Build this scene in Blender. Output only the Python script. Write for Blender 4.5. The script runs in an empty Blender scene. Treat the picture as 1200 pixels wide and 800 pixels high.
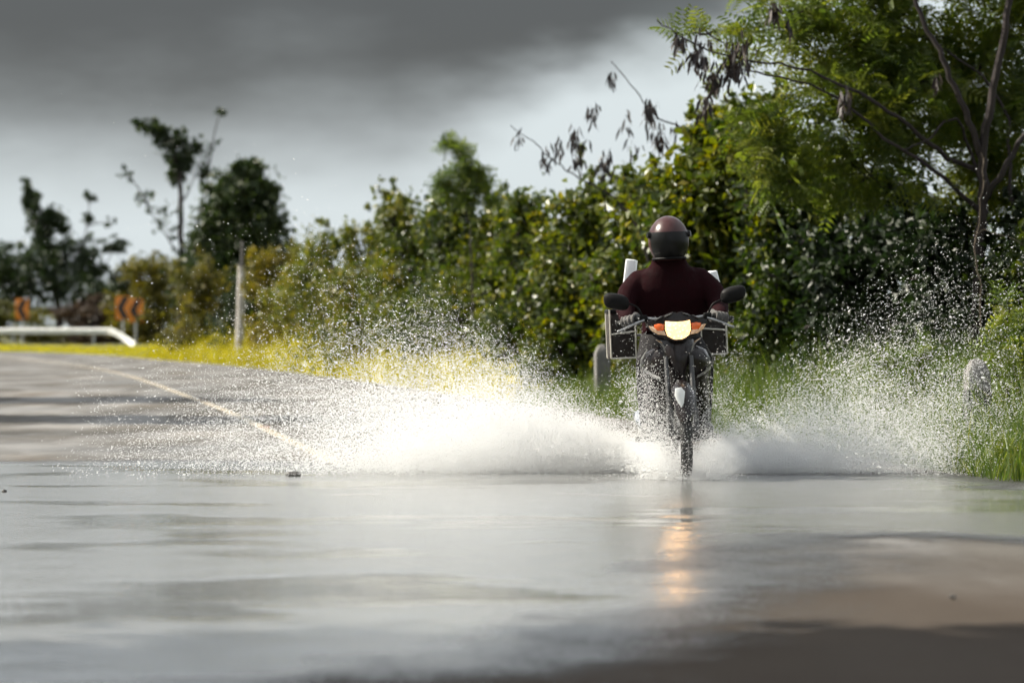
import bpy, bmesh, math
import numpy as np
from mathutils import Vector, Matrix, Euler

rng = np.random.default_rng(7)
SC = bpy.context.scene
COL = SC.collection
R = math.radians

# ------------------------------------------------------------------ camera
CAM_H, FPX = 0.91, 4500.0            # metres above the road, focal length in photo pixels (1200 wide)
cam_d = bpy.data.cameras.new('camera')
cam_d.sensor_width = 36.0
cam_d.lens = FPX / 1200 * 36
cam_d.clip_start, cam_d.clip_end = 0.3, 6000
cam_d.dof.use_dof = True
cam_d.dof.focus_distance = 23.5
cam_d.dof.aperture_fstop = 3.3
cam = bpy.data.objects.new('camera', cam_d)
COL.objects.link(cam)
cam.location = (0, 0, CAM_H)
cam.rotation_euler = (R(90) - math.atan(15 / FPX), 0, 0)
SC.camera = cam

# ------------------------------------------------------------------ sky and sun
SUN_EL = R(41)
SUN_AZ = R(-80)                       # clockwise from +Y (the view direction): behind the rider, to the left
world = bpy.data.worlds.new('World')
SC.world = world
world.use_nodes = True
def build_world():
    nt = world.node_tree
    N, L = nt.nodes, nt.links
    N.clear()
    def nd(t, **kw):
        n = N.new(t)
        for k, v in kw.items():
            setattr(n, k, v)
        return n
    def math_(op, a, b=None, c=None, clamp=False):
        n = nd('ShaderNodeMath', operation=op, use_clamp=clamp)
        for i, v in enumerate((a, b, c)):
            if v is None:
                continue
            if isinstance(v, (int, float)):
                n.inputs[i].default_value = v
            else:
                L.new(v, n.inputs[i])
        return n.outputs[0]
    def maprange(v, a, b, c, d):
        n = nd('ShaderNodeMapRange', interpolation_type='SMOOTHSTEP')
        L.new(v, n.inputs[0])
        for i, q in enumerate((a, b, c, d)):
            if isinstance(q, (int, float)):
                n.inputs[i + 1].default_value = q
            else:
                L.new(q, n.inputs[i + 1])
        return n.outputs[0]
    sky = nd('ShaderNodeTexSky', sky_type='NISHITA', sun_disc=False)
    sky.sun_elevation, sky.sun_rotation = SUN_EL, SUN_AZ
    sky.air_density, sky.dust_density = 1.0, 2.0
    tc = nd('ShaderNodeTexCoord')
    sep = nd('ShaderNodeSeparateXYZ')
    L.new(tc.outputs['Generated'], sep.inputs[0])
    x, y, z = sep.outputs
    # cloud deck seen in perspective: wide soft noise squeezed towards the horizon
    mp = nd('ShaderNodeMapping')
    mp.inputs['Scale'].default_value = (9, 9, 26)
    L.new(tc.outputs['Generated'], mp.inputs[0])
    n1 = nd('ShaderNodeTexNoise')
    n1.inputs['Scale'].default_value = 1.0
    n1.inputs['Detail'].default_value = 7
    n1.inputs['Roughness'].default_value = 0.52
    L.new(mp.outputs[0], n1.inputs['Vector'])
    mp2 = nd('ShaderNodeMapping')
    mp2.inputs['Scale'].default_value = (2.2, 2.2, 4.5)
    mp2.inputs['Location'].default_value = (3.1, 0.4, 1.7)
    L.new(tc.outputs['Generated'], mp2.inputs[0])
    n2 = nd('ShaderNodeTexNoise')
    n2.inputs['Scale'].default_value = 1.0
    n2.inputs['Detail'].default_value = 6
    L.new(mp2.outputs[0], n2.inputs['Vector'])
    # the dark rain cloud low over the road, its base rising to the right
    rise = math_('MULTIPLY', math_('MAXIMUM', math_('ADD', x, 0.03), 0.0), 0.42)
    base = math_('ADD', rise, 0.050)
    zz = math_('ADD', z, math_('MULTIPLY', math_('SUBTRACT', n1.outputs[0], 0.5), 0.055))
    rel = math_('SUBTRACT', zz, base)
    width = maprange(x, -0.05, 0.02, 0.032, 0.010)
    dark = maprange(rel, math_('MULTIPLY', width, -1.0), width, 0.0, 1.0)
    # broken clouds higher up
    bright_hi = maprange(n2.outputs[0], 0.30, 0.54, 0.0, 1.0)
    upper = maprange(math_('ADD', z, math_('MULTIPLY', math_('SUBTRACT', n1.outputs[0], 0.5), 0.03)), 0.090, 0.125, 0.0, 1.0)
    ramp = nd('ShaderNodeMix', data_type='RGBA')
    L.new(dark, ramp.inputs['Factor'])
    ramp.inputs['A'].default_value = (3.35, 3.68, 3.80, 1)
    ramp.inputs['B'].default_value = (0.42, 0.43, 0.445, 1)
    up = nd('ShaderNodeMix', data_type='RGBA')
    L.new(bright_hi, up.inputs['Factor'])
    up.inputs['A'].default_value = (1.5, 1.58, 1.70, 1)
    up.inputs['B'].default_value = (4.7, 4.95, 5.1, 1)
    cl = nd('ShaderNodeMix', data_type='RGBA')
    L.new(upper, cl.inputs['Factor'])
    L.new(ramp.outputs['Result'], cl.inputs['A'])
    L.new(up.outputs['Result'], cl.inputs['B'])
    gap = maprange(n2.outputs[0], 0.55, 0.75, 0.95, 0.55)
    fin = nd('ShaderNodeMix', data_type='RGBA')
    L.new(gap, fin.inputs['Factor'])
    L.new(sky.outputs[0], fin.inputs['A'])
    L.new(cl.outputs['Result'], fin.inputs['B'])
    bg = nd('ShaderNodeBackground')
    bg.inputs['Strength'].default_value = 0.1
    L.new(fin.outputs['Result'], bg.inputs['Color'])
    out = nd('ShaderNodeOutputWorld')
    L.new(bg.outputs[0], out.inputs[0])
build_world()

sun_d = bpy.data.lights.new('sun', 'SUN')
sun_d.energy = 5.0
sun_d.angle = R(0.55)
sun_d.color = (1.0, 0.93, 0.80)
sun = bpy.data.objects.new('sun', sun_d)
COL.objects.link(sun)
to_sun = Vector((math.sin(SUN_AZ) * math.cos(SUN_EL), math.cos(SUN_AZ) * math.cos(SUN_EL), math.sin(SUN_EL)))
sun.rotation_euler = to_sun.to_track_quat('Z', 'Y').to_euler()
sun.location = to_sun * 100

vs = SC.view_settings
vs.view_transform, vs.look, vs.exposure, vs.gamma = 'Standard', 'None', 1.10, 1.0
vs.use_curve_mapping = False
cy = SC.cycles
cy.use_denoising = True
cy.use_adaptive_sampling, cy.adaptive_threshold, cy.adaptive_min_samples = True, 0.06, 24
cy.max_bounces, cy.diffuse_bounces, cy.glossy_bounces = 7, 6, 3
cy.transmission_bounces, cy.transparent_max_bounces = 6, 16
cy.sample_clamp_indirect = 6.0
cy.caustics_reflective = cy.caustics_refractive = False

# ------------------------------------------------------------------ helpers
def px(x, y, d):
    """photo pixel + distance along the view -> world point"""
    return np.array([(x - 600) * d / FPX, d, CAM_H - (y - 385) * d / FPX])

def tag(o, label=None, cat=None, group=None, kind=None):
    if label: o['label'] = label
    if cat: o['category'] = cat
    if group: o['group'] = group
    if kind: o['kind'] = kind
    return o

def empty(name, loc=(0, 0, 0), rot=(0, 0, 0)):
    o = bpy.data.objects.new(name, None)
    o.location, o.rotation_euler = loc, rot
    o.empty_display_size = 0.1
    COL.objects.link(o)
    return o

def link(name, me, mat=None, parent=None):
    o = bpy.data.objects.new(name, me)
    COL.objects.link(o)
    if mat is not None:
        me.materials.clear()
        me.materials.append(mat)
    if parent is not None:
        o.parent = parent
    return o

def np_mesh(name, V, F, smooth=False, attrs=None):
    """V (n,3), F (m,k) with constant k"""
    V = np.ascontiguousarray(V, dtype=np.float32)
    F = np.ascontiguousarray(F, dtype=np.int32)
    me = bpy.data.meshes.new(name)
    m, k = F.shape
    me.vertices.add(len(V)); me.vertices.foreach_set('co', V.ravel())
    me.loops.add(m * k); me.loops.foreach_set('vertex_index', F.ravel())
    me.polygons.add(m)
    me.polygons.foreach_set('loop_start', np.arange(0, m * k, k, dtype=np.int32))
    me.polygons.foreach_set('loop_total', np.full(m, k, dtype=np.int32))
    me.polygons.foreach_set('use_smooth', np.full(m, smooth, dtype=bool))
    me.update(calc_edges=True)
    for an, av in (attrs or {}).items():
        a = me.attributes.new(an, 'FLOAT', 'POINT')
        a.data.foreach_set('value', np.ascontiguousarray(av, dtype=np.float32))
    return me

class MB:
    """collects simple shapes; build() links them as one mesh object"""
    def __init__(s):
        s.v, s.f = [], []
    def add(s, V, F):
        b = len(s.v)
        s.v += [tuple(map(float, p)) for p in V]
        s.f += [tuple(i + b for i in f) for f in F]
        return s
    def box(s, c, size, rot=None, taper=1.0, bev=0.0):
        hx, hy, hz = size[0] / 2, size[1] / 2, size[2] / 2
        M = Euler(rot).to_matrix() if rot else Matrix.Identity(3)
        c = Vector(c)
        if bev <= 0:
            P = [(-hx, -hy, -hz), (hx, -hy, -hz), (hx, hy, -hz), (-hx, hy, -hz),
                 (-hx * taper, -hy * taper, hz), (hx * taper, -hy * taper, hz), (hx * taper, hy * taper, hz), (-hx * taper, hy * taper, hz)]
            return s.add([c + M @ Vector(p) for p in P],
                         [(0, 3, 2, 1), (4, 5, 6, 7), (0, 1, 5, 4), (1, 2, 6, 5), (2, 3, 7, 6), (3, 0, 4, 7)])
        bm = bmesh.new()
        bmesh.ops.create_cube(bm, size=1.0)
        for v in bm.verts:
            t = taper if v.co.z > 0 else 1.0
            v.co = Vector((v.co.x * size[0] * t, v.co.y * size[1] * t, v.co.z * size[2]))
        bmesh.ops.bevel(bm, geom=bm.edges[:], offset=bev, segments=3, affect='EDGES', profile=0.5)
        bm.verts.index_update()
        V = [c + M @ v.co for v in bm.verts]
        F = [[v.index for v in f.verts] for f in bm.faces]
        bm.free()
        return s.add(V, F)
    def tube(s, pts, rad, n=8, cap=True):
        pts = [Vector(p) for p in pts]
        if isinstance(rad, (int, float)):
            rad = [rad] * len(pts)
        V, F = [], []
        prev = None
        for i, p in enumerate(pts):
            t = (pts[min(i + 1, len(pts) - 1)] - pts[max(i - 1, 0)])
            if t.length < 1e-9: t = Vector((0, 0, 1))
            t.normalize()
            if prev is None:
                u = t.cross(Vector((0, 0, 1)))
                if u.length < 1e-3: u = t.cross(Vector((1, 0, 0)))
            else:
                u = prev - t * prev.dot(t)
            u.normalize(); prev = u
            w = t.cross(u)
            for k in range(n):
                a = 2 * math.pi * k / n
                V.append(p + (u * math.cos(a) + w * math.sin(a)) * rad[i])
        for i in range(len(pts) - 1):
            for k in range(n):
                k2 = (k + 1) % n
                F.append((i * n + k, i * n + k2, (i + 1) * n + k2, (i + 1) * n + k))
        if cap:
            F.append(tuple(range(n - 1, -1, -1)))
            F.append(tuple((len(pts) - 1) * n + k for k in range(n)))
        return s.add(V, F)
    def loft(s, rings, cap=True, close=True):
        n = len(rings[0])
        V = [p for r in rings for p in r]
        F = []
        for i in range(len(rings) - 1):
            for k in range(n if close else n - 1):
                k2 = (k + 1) % n
                F.append((i * n + k, i * n + k2, (i + 1) * n + k2, (i + 1) * n + k))
        if cap and close:
            F.append(tuple(range(n - 1, -1, -1)))
            F.append(tuple((len(rings) - 1) * n + k for k in range(n)))
        return s.add(V, F)
    def ellipsoid(s, c, r, nu=20, nv=12, rot=None, keep=None):
        M = Euler(rot).to_matrix() if rot else Matrix.Identity(3)
        c = Vector(c)
        V, F = [], []
        for j in range(nv + 1):
            th = math.pi * j / nv
            for i in range(nu):
                ph = 2 * math.pi * i / nu
                V.append(c + M @ Vector((r[0] * math.sin(th) * math.cos(ph), r[1] * math.sin(th) * math.sin(ph), r[2] * math.cos(th))))
        for j in range(nv):
            for i in range(nu):
                i2 = (i + 1) % nu
                if keep and not keep(math.pi * (j + .5) / nv, 2 * math.pi * (i + .5) / nu):
                    continue
                F.append((j * nu + i, (j + 1) * nu + i, (j + 1) * nu + i2, j * nu + i2))
        return s.add(V, F)
    def torus(s, c, R0, r0, n=40, m=12, sx=1.0):
        """ring about the x axis (a wheel); sx widens the section along x"""
        rings = []
        for i in range(n + 1):
            a = 2 * math.pi * i / n
            ring = []
            for k in range(m):
                b = 2 * math.pi * k / m
                rr = R0 + r0 * math.cos(b)
                ring.append((c[0] + sx * r0 * math.sin(b), c[1] + rr * math.cos(a), c[2] + rr * math.sin(a)))
            rings.append(ring)
        return s.loft(rings, cap=False)
    def prism(s, outline, yf, thick, bulge=0.0):
        """closed outline [(x,z)] in the front plane, extruded backwards in y; bulge bends it back with x*x"""
        n = len(outline)
        f = [(p[0], yf + bulge * p[0] ** 2, p[1]) for p in outline]
        b = [(p[0], yf + thick + bulge * p[0] ** 2, p[1]) for p in outline]
        cx = sum(p[0] for p in outline) / n; cz = sum(p[1] for p in outline) / n
        V = f + b + [(cx, yf + bulge * cx ** 2 - 0.012, cz), (cx, yf + thick + bulge * cx ** 2, cz)]
        F = []
        for i in range(n):
            j = (i + 1) % n
            F += [(i, j, n + j, n + i), (2 * n, j, i), (2 * n + 1, n + i, n + j)]
        return s.add(V, F)
    def build(s, name, mat, parent=None, smooth=True, angle=35, bevel=0):
        me = bpy.data.meshes.new(name)
        me.from_pydata(s.v, [], s.f)
        bm = bmesh.new(); bm.from_mesh(me)
        bmesh.ops.remove_doubles(bm, verts=bm.verts[:], dist=1e-5)
        bmesh.ops.recalc_face_normals(bm, faces=bm.faces[:])
        if bevel:
            ed = [e for e in bm.edges if len(e.link_faces) == 2 and e.calc_face_angle(0) > R(40)]
            bmesh.ops.bevel(bm, geom=ed, offset=bevel, segments=2, affect='EDGES', profile=0.6)
        if smooth:
            for f in bm.faces: f.smooth = True
            for e in bm.edges:
                if len(e.link_faces) == 2 and e.calc_face_angle(0) > R(angle): e.smooth = False
        bm.to_mesh(me); bm.free()
        return link(name, me, mat, parent)

def cr(points, n):
    """Catmull-Rom through points"""
    P = np.array(points, float)
    P = np.vstack([2 * P[0] - P[1], P, 2 * P[-1] - P[-2]])
    out = []
    for i in range(1, len(P) - 2):
        for t in np.linspace(0, 1, n, endpoint=False):
            a, b, c, d = P[i - 1], P[i], P[i + 1], P[i + 2]
            out.append(0.5 * (2 * b + (c - a) * t + (2 * a - 5 * b + 4 * c - d) * t * t + (-a + 3 * b - 3 * c + d) * t ** 3))
    out.append(P[-2])
    return np.array(out)

# ------------------------------------------------------------------ materials
class NT:
    def __init__(s, name):
        s.m = bpy.data.materials.new(name)
        s.m.use_nodes = True
        s.t = s.m.node_tree
        s.t.nodes.clear()
        s.out = s.n('ShaderNodeOutputMaterial')
    def n(s, t, **kw):
        q = s.t.nodes.new(t)
        for k, v in kw.items(): setattr(q, k, v)
        return q
    def l(s, a, b): s.t.links.new(a, b)
    def setin(s, node, **kw):
        for k, v in kw.items():
            i = node.inputs[k.replace('_', ' ')]
            if isinstance(v, bpy.types.NodeSocket): s.l(v, i)
            else: i.default_value = v
        return node
    def noise(s, vec, scale, detail=4, rough=0.5, ws=None):
        q = s.n('ShaderNodeTexNoise')
        s.l(vec, q.inputs['Vector'])
        q.inputs['Scale'].default_value = scale
        q.inputs['Detail'].default_value = detail
        q.inputs['Roughness'].default_value = rough
        return q.outputs[0]
    def ramp(s, fac, stops):
        q = s.n('ShaderNodeValToRGB')
        s.l(fac, q.inputs[0])
        e = q.color_ramp.elements
        while len(e) < len(stops): e.new(0.5)
        for el, (p, c) in zip(e, stops):
            el.position = p
            el.color = (*c, 1) if len(c) == 3 else c
        return q.outputs[0]
    def mrange(s, v, a, b, c, d, smooth=True):
        q = s.n('ShaderNodeMapRange', interpolation_type='SMOOTHSTEP' if smooth else 'LINEAR')
        s.l(v, q.inputs[0])
        for i, w in enumerate((a, b, c, d)):
            if isinstance(w, bpy.types.NodeSocket): s.l(w, q.inputs[i + 1])
            else: q.inputs[i + 1].default_value = w
        return q.outputs[0]
    def math(s, op, a, b=0.0, clamp=False):
        q = s.n('ShaderNodeMath', operation=op, use_clamp=clamp)
        for i, w in enumerate((a, b)):
            if isinstance(w, bpy.types.NodeSocket): s.l(w, q.inputs[i])
            else: q.inputs[i].default_value = w
        return q.outputs[0]
    def bump(s, h, strength, dist):
        q = s.n('ShaderNodeBump')
        q.inputs['Strength'].default_value = strength
        q.inputs['Distance'].default_value = dist
        s.l(h, q.inputs['Height'])
        return q.outputs[0]
    def coord(s, which='Object', scale=None):
        q = s.n('ShaderNodeTexCoord').outputs[which]
        if scale:
            mp = s.n('ShaderNodeMapping')
            mp.inputs['Scale'].default_value = scale
            s.l(q, mp.inputs[0])
            return mp.outputs[0]
        return q
    def done(s, shader):
        s.l(shader, s.out.inputs['Surface'])
        return s.m

def plain(name, col, rough=0.5, metal=0.0, var=0.12, scale=18.0, bump=0.0, coat=0.0, spec=0.5):
    """painted / moulded surface with slight mottling, dust and relief"""
    t = NT(name)
    co = t.coord('Object')
    nz = t.noise(co, scale, 5, 0.6)
    c = t.ramp(nz, [(0.25, tuple(k * (1 - var) for k in col)), (0.75, tuple(min(1, k * (1 + var)) for k in col))])
    p = t.n('ShaderNodeBsdfPrincipled')
    t.setin(p, Base_Color=c, Roughness=t.mrange(nz, 0.3, 0.7, rough * 0.8, min(1, rough * 1.2)), Metallic=metal, Coat_Weight=coat, Specular_IOR_Level=spec)
    if bump:
        t.setin(p, Normal=t.bump(t.noise(co, scale * 6, 4), bump, 0.004))
    return t.done(p.outputs[0])

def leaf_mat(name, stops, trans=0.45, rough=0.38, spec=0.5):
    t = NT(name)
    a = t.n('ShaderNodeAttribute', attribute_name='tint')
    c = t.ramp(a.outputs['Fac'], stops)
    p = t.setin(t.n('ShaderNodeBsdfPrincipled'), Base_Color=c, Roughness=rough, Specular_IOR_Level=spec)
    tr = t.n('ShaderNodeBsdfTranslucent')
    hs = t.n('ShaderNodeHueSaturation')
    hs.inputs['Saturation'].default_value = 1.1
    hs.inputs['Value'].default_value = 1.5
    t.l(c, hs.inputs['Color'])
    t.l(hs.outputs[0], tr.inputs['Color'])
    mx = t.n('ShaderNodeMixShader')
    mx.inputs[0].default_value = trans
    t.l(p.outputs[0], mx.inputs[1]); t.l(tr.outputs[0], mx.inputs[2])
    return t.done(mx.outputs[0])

def bark_mat(name, col):
    t = NT(name)
    co = t.coord('Object', (1, 1, 0.25))
    nz = t.noise(co, 14, 6, 0.65)
    c = t.ramp(nz, [(0.3, tuple(k * 0.5 for k in col)), (0.7, col)])
    p = t.setin(t.n('ShaderNodeBsdfPrincipled'), Base_Color=c, Roughness=0.85, Normal=t.bump(nz, 0.7, 0.02))
    return t.done(p.outputs[0])

M = {}
M['broad'] = leaf_mat('broad_leaves', [(0.0, (0.016, 0.030, 0.005)), (0.4, (0.048, 0.072, 0.009)), (0.75, (0.115, 0.130, 0.012)), (1.0, (0.22, 0.19, 0.018))], 0.42, 0.40, 0.6)
M['feather'] = leaf_mat('feathery_leaves', [(0.0, (0.040, 0.068, 0.012)), (0.5, (0.095, 0.130, 0.020)), (1.0, (0.18, 0.19, 0.028))], 0.55, 0.45)
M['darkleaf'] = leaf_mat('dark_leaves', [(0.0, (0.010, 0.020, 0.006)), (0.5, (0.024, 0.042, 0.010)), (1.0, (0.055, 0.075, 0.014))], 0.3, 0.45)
M['yellowleaf'] = leaf_mat('yellowing_leaves', [(0.0, (0.045, 0.050, 0.010)), (0.5, (0.11, 0.10, 0.015)), (1.0, (0.22, 0.17, 0.02))], 0.42, 0.5)
M['brownleaf'] = leaf_mat('dry_brown_leaves', [(0.0, (0.020, 0.012, 0.008)), (0.6, (0.045, 0.028, 0.016)), (1.0, (0.08, 0.05, 0.02))], 0.2, 0.6)
M['pod'] = leaf_mat('dry_seed_pods', [(0.0, (0.010, 0.007, 0.010)), (1.0, (0.035, 0.022, 0.016))], 0.12, 0.55)
M['yellowgrass'] = leaf_mat('yellow_green_grass', [(0.0, (0.12, 0.13, 0.012)), (0.5, (0.32, 0.29, 0.018)), (1.0, (0.50, 0.42, 0.04))], 0.55, 0.5)
M['greengrass'] = leaf_mat('green_grass', [(0.0, (0.03, 0.055, 0.010)), (0.5, (0.065, 0.105, 0.016)), (1.0, (0.16, 0.17, 0.03))], 0.5, 0.5)
M['bark'] = bark_mat('dark_bark', (0.030, 0.021, 0.020))
M['barkpale'] = bark_mat('pale_bark', (0.13, 0.10, 0.07))

def asphalt():
    t = NT('worn_asphalt')
    co = t.coord('Object')
    fine = t.noise(co, 160, 3, 0.7)
    agg = t.n('ShaderNodeTexVoronoi'); agg.inputs['Scale'].default_value = 75
    t.l(co, agg.inputs['Vector'])
    patch = t.noise(t.coord('Object', (1.0, 0.45, 1)), 0.55, 6, 0.6)
    tracks = t.noise(t.coord('Object', (0.5, 0.10, 1)), 2.2, 4, 0.55)
    c1 = t.ramp(patch, [(0.30, (0.085, 0.083, 0.080)), (0.55, (0.125, 0.118, 0.109)), (0.78, (0.165, 0.138, 0.110))])
    c2 = t.ramp(agg.outputs['Distance'], [(0.0, (0.5, 0.5, 0.5)), (0.5, (1.15, 1.12, 1.08))])
    mul = t.n('ShaderNodeMix', data_type='RGBA', blend_type='MULTIPLY')
    mul.inputs['Factor'].default_value = 0.8
    t.l(c1, mul.inputs['A']); t.l(c2, mul.inputs['B'])
    rough = t.mrange(t.math('ADD', patch, t.math('MULTIPLY', tracks, 0.8)), 0.65, 1.15, 0.38, 0.68)
    h = t.math('ADD', t.math('MULTIPLY', agg.outputs['Distance'], 0.8), t.math('MULTIPLY', fine, 0.4))
    sp = t.n('ShaderNodeSeparateXYZ'); t.l(co, sp.inputs[0])
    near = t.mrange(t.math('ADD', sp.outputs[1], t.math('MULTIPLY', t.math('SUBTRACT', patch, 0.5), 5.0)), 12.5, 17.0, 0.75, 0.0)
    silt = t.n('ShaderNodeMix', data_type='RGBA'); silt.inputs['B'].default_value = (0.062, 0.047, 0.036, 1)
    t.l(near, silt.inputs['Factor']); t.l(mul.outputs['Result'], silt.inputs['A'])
    bm_ = t.bump(h, 0.55, 0.006)
    df = t.n('ShaderNodeBsdfDiffuse'); df.inputs['Roughness'].default_value = 0.8
    t.l(silt.outputs['Result'], df.inputs['Color']); t.l(bm_, df.inputs['Normal'])
    gl = t.n('ShaderNodeBsdfGlossy'); t.l(rough, gl.inputs['Roughness']); t.l(bm_, gl.inputs['Normal'])
    gl.inputs['Color'].default_value = (0.9, 0.9, 0.9, 1)
    mx = t.n('ShaderNodeMixShader')
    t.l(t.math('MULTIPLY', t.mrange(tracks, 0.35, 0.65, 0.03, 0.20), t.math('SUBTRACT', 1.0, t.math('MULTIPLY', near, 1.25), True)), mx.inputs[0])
    t.l(df.outputs[0], mx.inputs[1]); t.l(gl.outputs[0], mx.inputs[2])
    return t.done(mx.outputs[0])
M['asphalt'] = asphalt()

def soil():
    t = NT('verge_soil')
    co = t.coord('Object')
    nz = t.noise(co, 1.3, 7, 0.65)
    c = t.ramp(nz, [(0.3, (0.035, 0.030, 0.016)), (0.5, (0.06, 0.065, 0.018)), (0.72, (0.12, 0.11, 0.03))])
    p = t.setin(t.n('ShaderNodeBsdfPrincipled'), Base_Color=c, Roughness=0.95, Normal=t.bump(t.noise(co, 22, 5), 0.8, 0.05))
    return t.done(p.outputs[0])
M['soil'] = soil()

def paint_line():
    t = NT('worn_road_paint')
    co = t.coord('Object')
    nz = t.noise(co, 9, 6, 0.7)
    c = t.ramp(nz, [(0.3, (0.34, 0.29, 0.21)), (0.7, (0.50, 0.43, 0.32))])
    p = t.setin(t.n('ShaderNodeBsdfPrincipled'), Base_Color=c, Roughness=0.55, Normal=t.bump(t.noise(co, 120, 3), 0.4, 0.004))
    tr = t.n('ShaderNodeBsdfTransparent')
    mx = t.n('ShaderNodeMixShader')
    t.l(t.mrange(nz, 0.36, 0.50, 0.0, 0.88), mx.inputs[0])
    t.l(tr.outputs[0], mx.inputs[1]); t.l(p.outputs[0], mx.inputs[2])
    return t.done(mx.outputs[0])
M['line'] = paint_line()

def puddle_mat():
    """standing water; towards its rim it thins to a broken wet film on the stones"""
    t = NT('puddle_water')
    co = t.coord('Object')
    sd = t.n('ShaderNodeAttribute', attribute_name='inside').outputs['Fac']      # metres inside the rim
    grain = t.noise(co, 55, 3, 0.7)
    blot = t.noise(t.coord('Object', (0.8, 0.5, 1)), 1.2, 6, 0.65)
    s = t.math('ADD', sd, t.math('MULTIPLY', t.math('SUBTRACT', blot, 0.5), 2.2))
    deep = t.mrange(s, -0.10, 0.45, 0.0, 1.0)
    film = t.mrange(t.math('ADD', s, t.math('MULTIPLY', t.math('SUBTRACT', grain, 0.5), 1.4)), -0.75, 0.15, 0.0, 1.0)
    rip1 = t.noise(t.coord('Object', (1.0, 0.7, 1)), 3.2, 3, 0.5)
    rip2 = t.noise(t.coord('Object', (1.0, 0.8, 1)), 24, 3, 0.5)
    calm = t.mrange(t.noise(t.coord('Object', (0.6, 0.8, 1)), 0.8, 3, 0.5), 0.37, 0.50, 0.30, 1.0)
    rip = t.math('MULTIPLY', calm, t.math('ADD', t.math('MULTIPLY', rip1, 0.26), t.math('MULTIPLY', rip2, 0.12)))
    bw = t.bump(rip, 1.0, 0.036)
    bf = t.bump(t.noise(co, 75, 3, 0.7), 0.35, 0.004)
    water = t.setin(t.n('ShaderNodeBsdfPrincipled'), Base_Color=(0.135, 0.138, 0.135, 1), Roughness=t.mrange(calm, 0.3, 1.0, 0.06, 0.17), IOR=1.33, Normal=bw)
    wet = t.setin(t.n('ShaderNodeBsdfPrincipled'), Base_Color=(0.042, 0.041, 0.040, 1), Roughness=0.34, IOR=1.33, Normal=bf)
    mx = t.n('ShaderNodeMixShader')
    t.l(deep, mx.inputs[0]); t.l(wet.outputs[0], mx.inputs[1]); t.l(water.outputs[0], mx.inputs[2])
    tr = t.n('ShaderNodeBsdfTransparent')
    fin = t.n('ShaderNodeMixShader')
    t.l(film, fin.inputs[0]); t.l(tr.outputs[0], fin.inputs[1]); t.l(mx.outputs[0], fin.inputs[2])
    return t.done(fin.outputs[0])
M['puddle'] = puddle_mat()

def drop_mat():
    t = NT('water_drops')
    d = t.setin(t.n('ShaderNodeBsdfPrincipled'), Base_Color=(0.98, 0.985, 0.985, 1), Roughness=0.15, IOR=1.33)
    tr = t.n('ShaderNodeBsdfTranslucent'); tr.inputs['Color'].default_value = (0.99, 0.99, 0.99, 1)
    mx = t.n('ShaderNodeMixShader'); mx.inputs[0].default_value = 0.5
    t.l(d.outputs[0], mx.inputs[1]); t.l(tr.outputs[0], mx.inputs[2])
    cl = t.n('ShaderNodeBsdfTransparent'); fin = t.n('ShaderNodeMixShader'); fin.inputs[0].default_value = 0.47   # clear water lets part of the light straight through
    t.l(cl.outputs[0], fin.inputs[1]); t.l(mx.outputs[0], fin.inputs[2])
    return t.done(fin.outputs[0])
M['drop'] = drop_mat()

def emit(name, col, strength, base=(0.5, 0.5, 0.5)):
    t = NT(name)
    co = t.coord('Object')
    v = t.n('ShaderNodeTexVoronoi'); v.inputs['Scale'].default_value = 55
    t.l(co, v.inputs['Vector'])
    e = t.math('MULTIPLY', t.mrange(v.outputs['Distance'], 0.0, 0.6, 1.25, 0.55), strength)
    p = t.setin(t.n('ShaderNodeBsdfPrincipled'), Base_Color=(*base, 1), Roughness=0.08, Emission_Color=(*col, 1), Emission_Strength=e)
    return t.done(p.outputs[0])

def concrete(name, col):
    t = NT(name)
    co = t.coord('Object')
    nz = t.noise(co, 7, 7, 0.65)
    st = t.noise(t.coord('Object', (6, 6, 0.8)), 2.0, 4)
    c = t.ramp(t.math('ADD', t.math('MULTIPLY', nz, 0.6), t.math('MULTIPLY', st, 0.4)), [(0.3, tuple(k * 0.45 for k in col)), (0.62, col)])
    p = t.setin(t.n('ShaderNodeBsdfPrincipled'), Base_Color=c, Roughness=0.9, Normal=t.bump(t.noise(co, 60, 5), 0.5, 0.01))
    return t.done(p.outputs[0])

# ------------------------------------------------------------------ road, ground, puddle
CL = cr([(4.8, -45), (3.2, -20), (1.5, 0), (-0.95, 23.5), (-1.85, 31.5), (-3.95, 48.5), (-8.6, 82), (-14.0, 112), (-20.5, 142), (-32, 168), (-52, 184), (-85, 192), (-150, 192)], 14)
TAN = np.gradient(CL, axis=0)
TAN /= np.linalg.norm(TAN, axis=1)[:, None]
NOR = np.stack([TAN[:, 1], -TAN[:, 0]], 1)       # to the right of travel away from the camera
HALF = 3.85

def strip(name, o1, o2, z, mat, i0=0, i1=None, nseg=1, jit=0.0):
    P, Nn = CL[i0:i1], NOR[i0:i1]
    rows = []
    for k in range(nseg + 1):
        o = o1 + (o2 - o1) * k / nseg
        j = rng.normal(0, jit, len(P))[:, None] if jit and k in (0, nseg) else 0
        q = P + Nn * (o + j)
        rows.append(np.column_stack([q, np.full(len(q), z)]))
    V = np.concatenate(rows)
    n = len(P)
    F = [(k * n + i, (k + 1) * n + i, (k + 1) * n + i + 1, k * n + i + 1) for k in range(nseg) for i in range(n - 1)]
    o = link(name, np_mesh(name, V, np.array(F)), mat)
    return o

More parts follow.
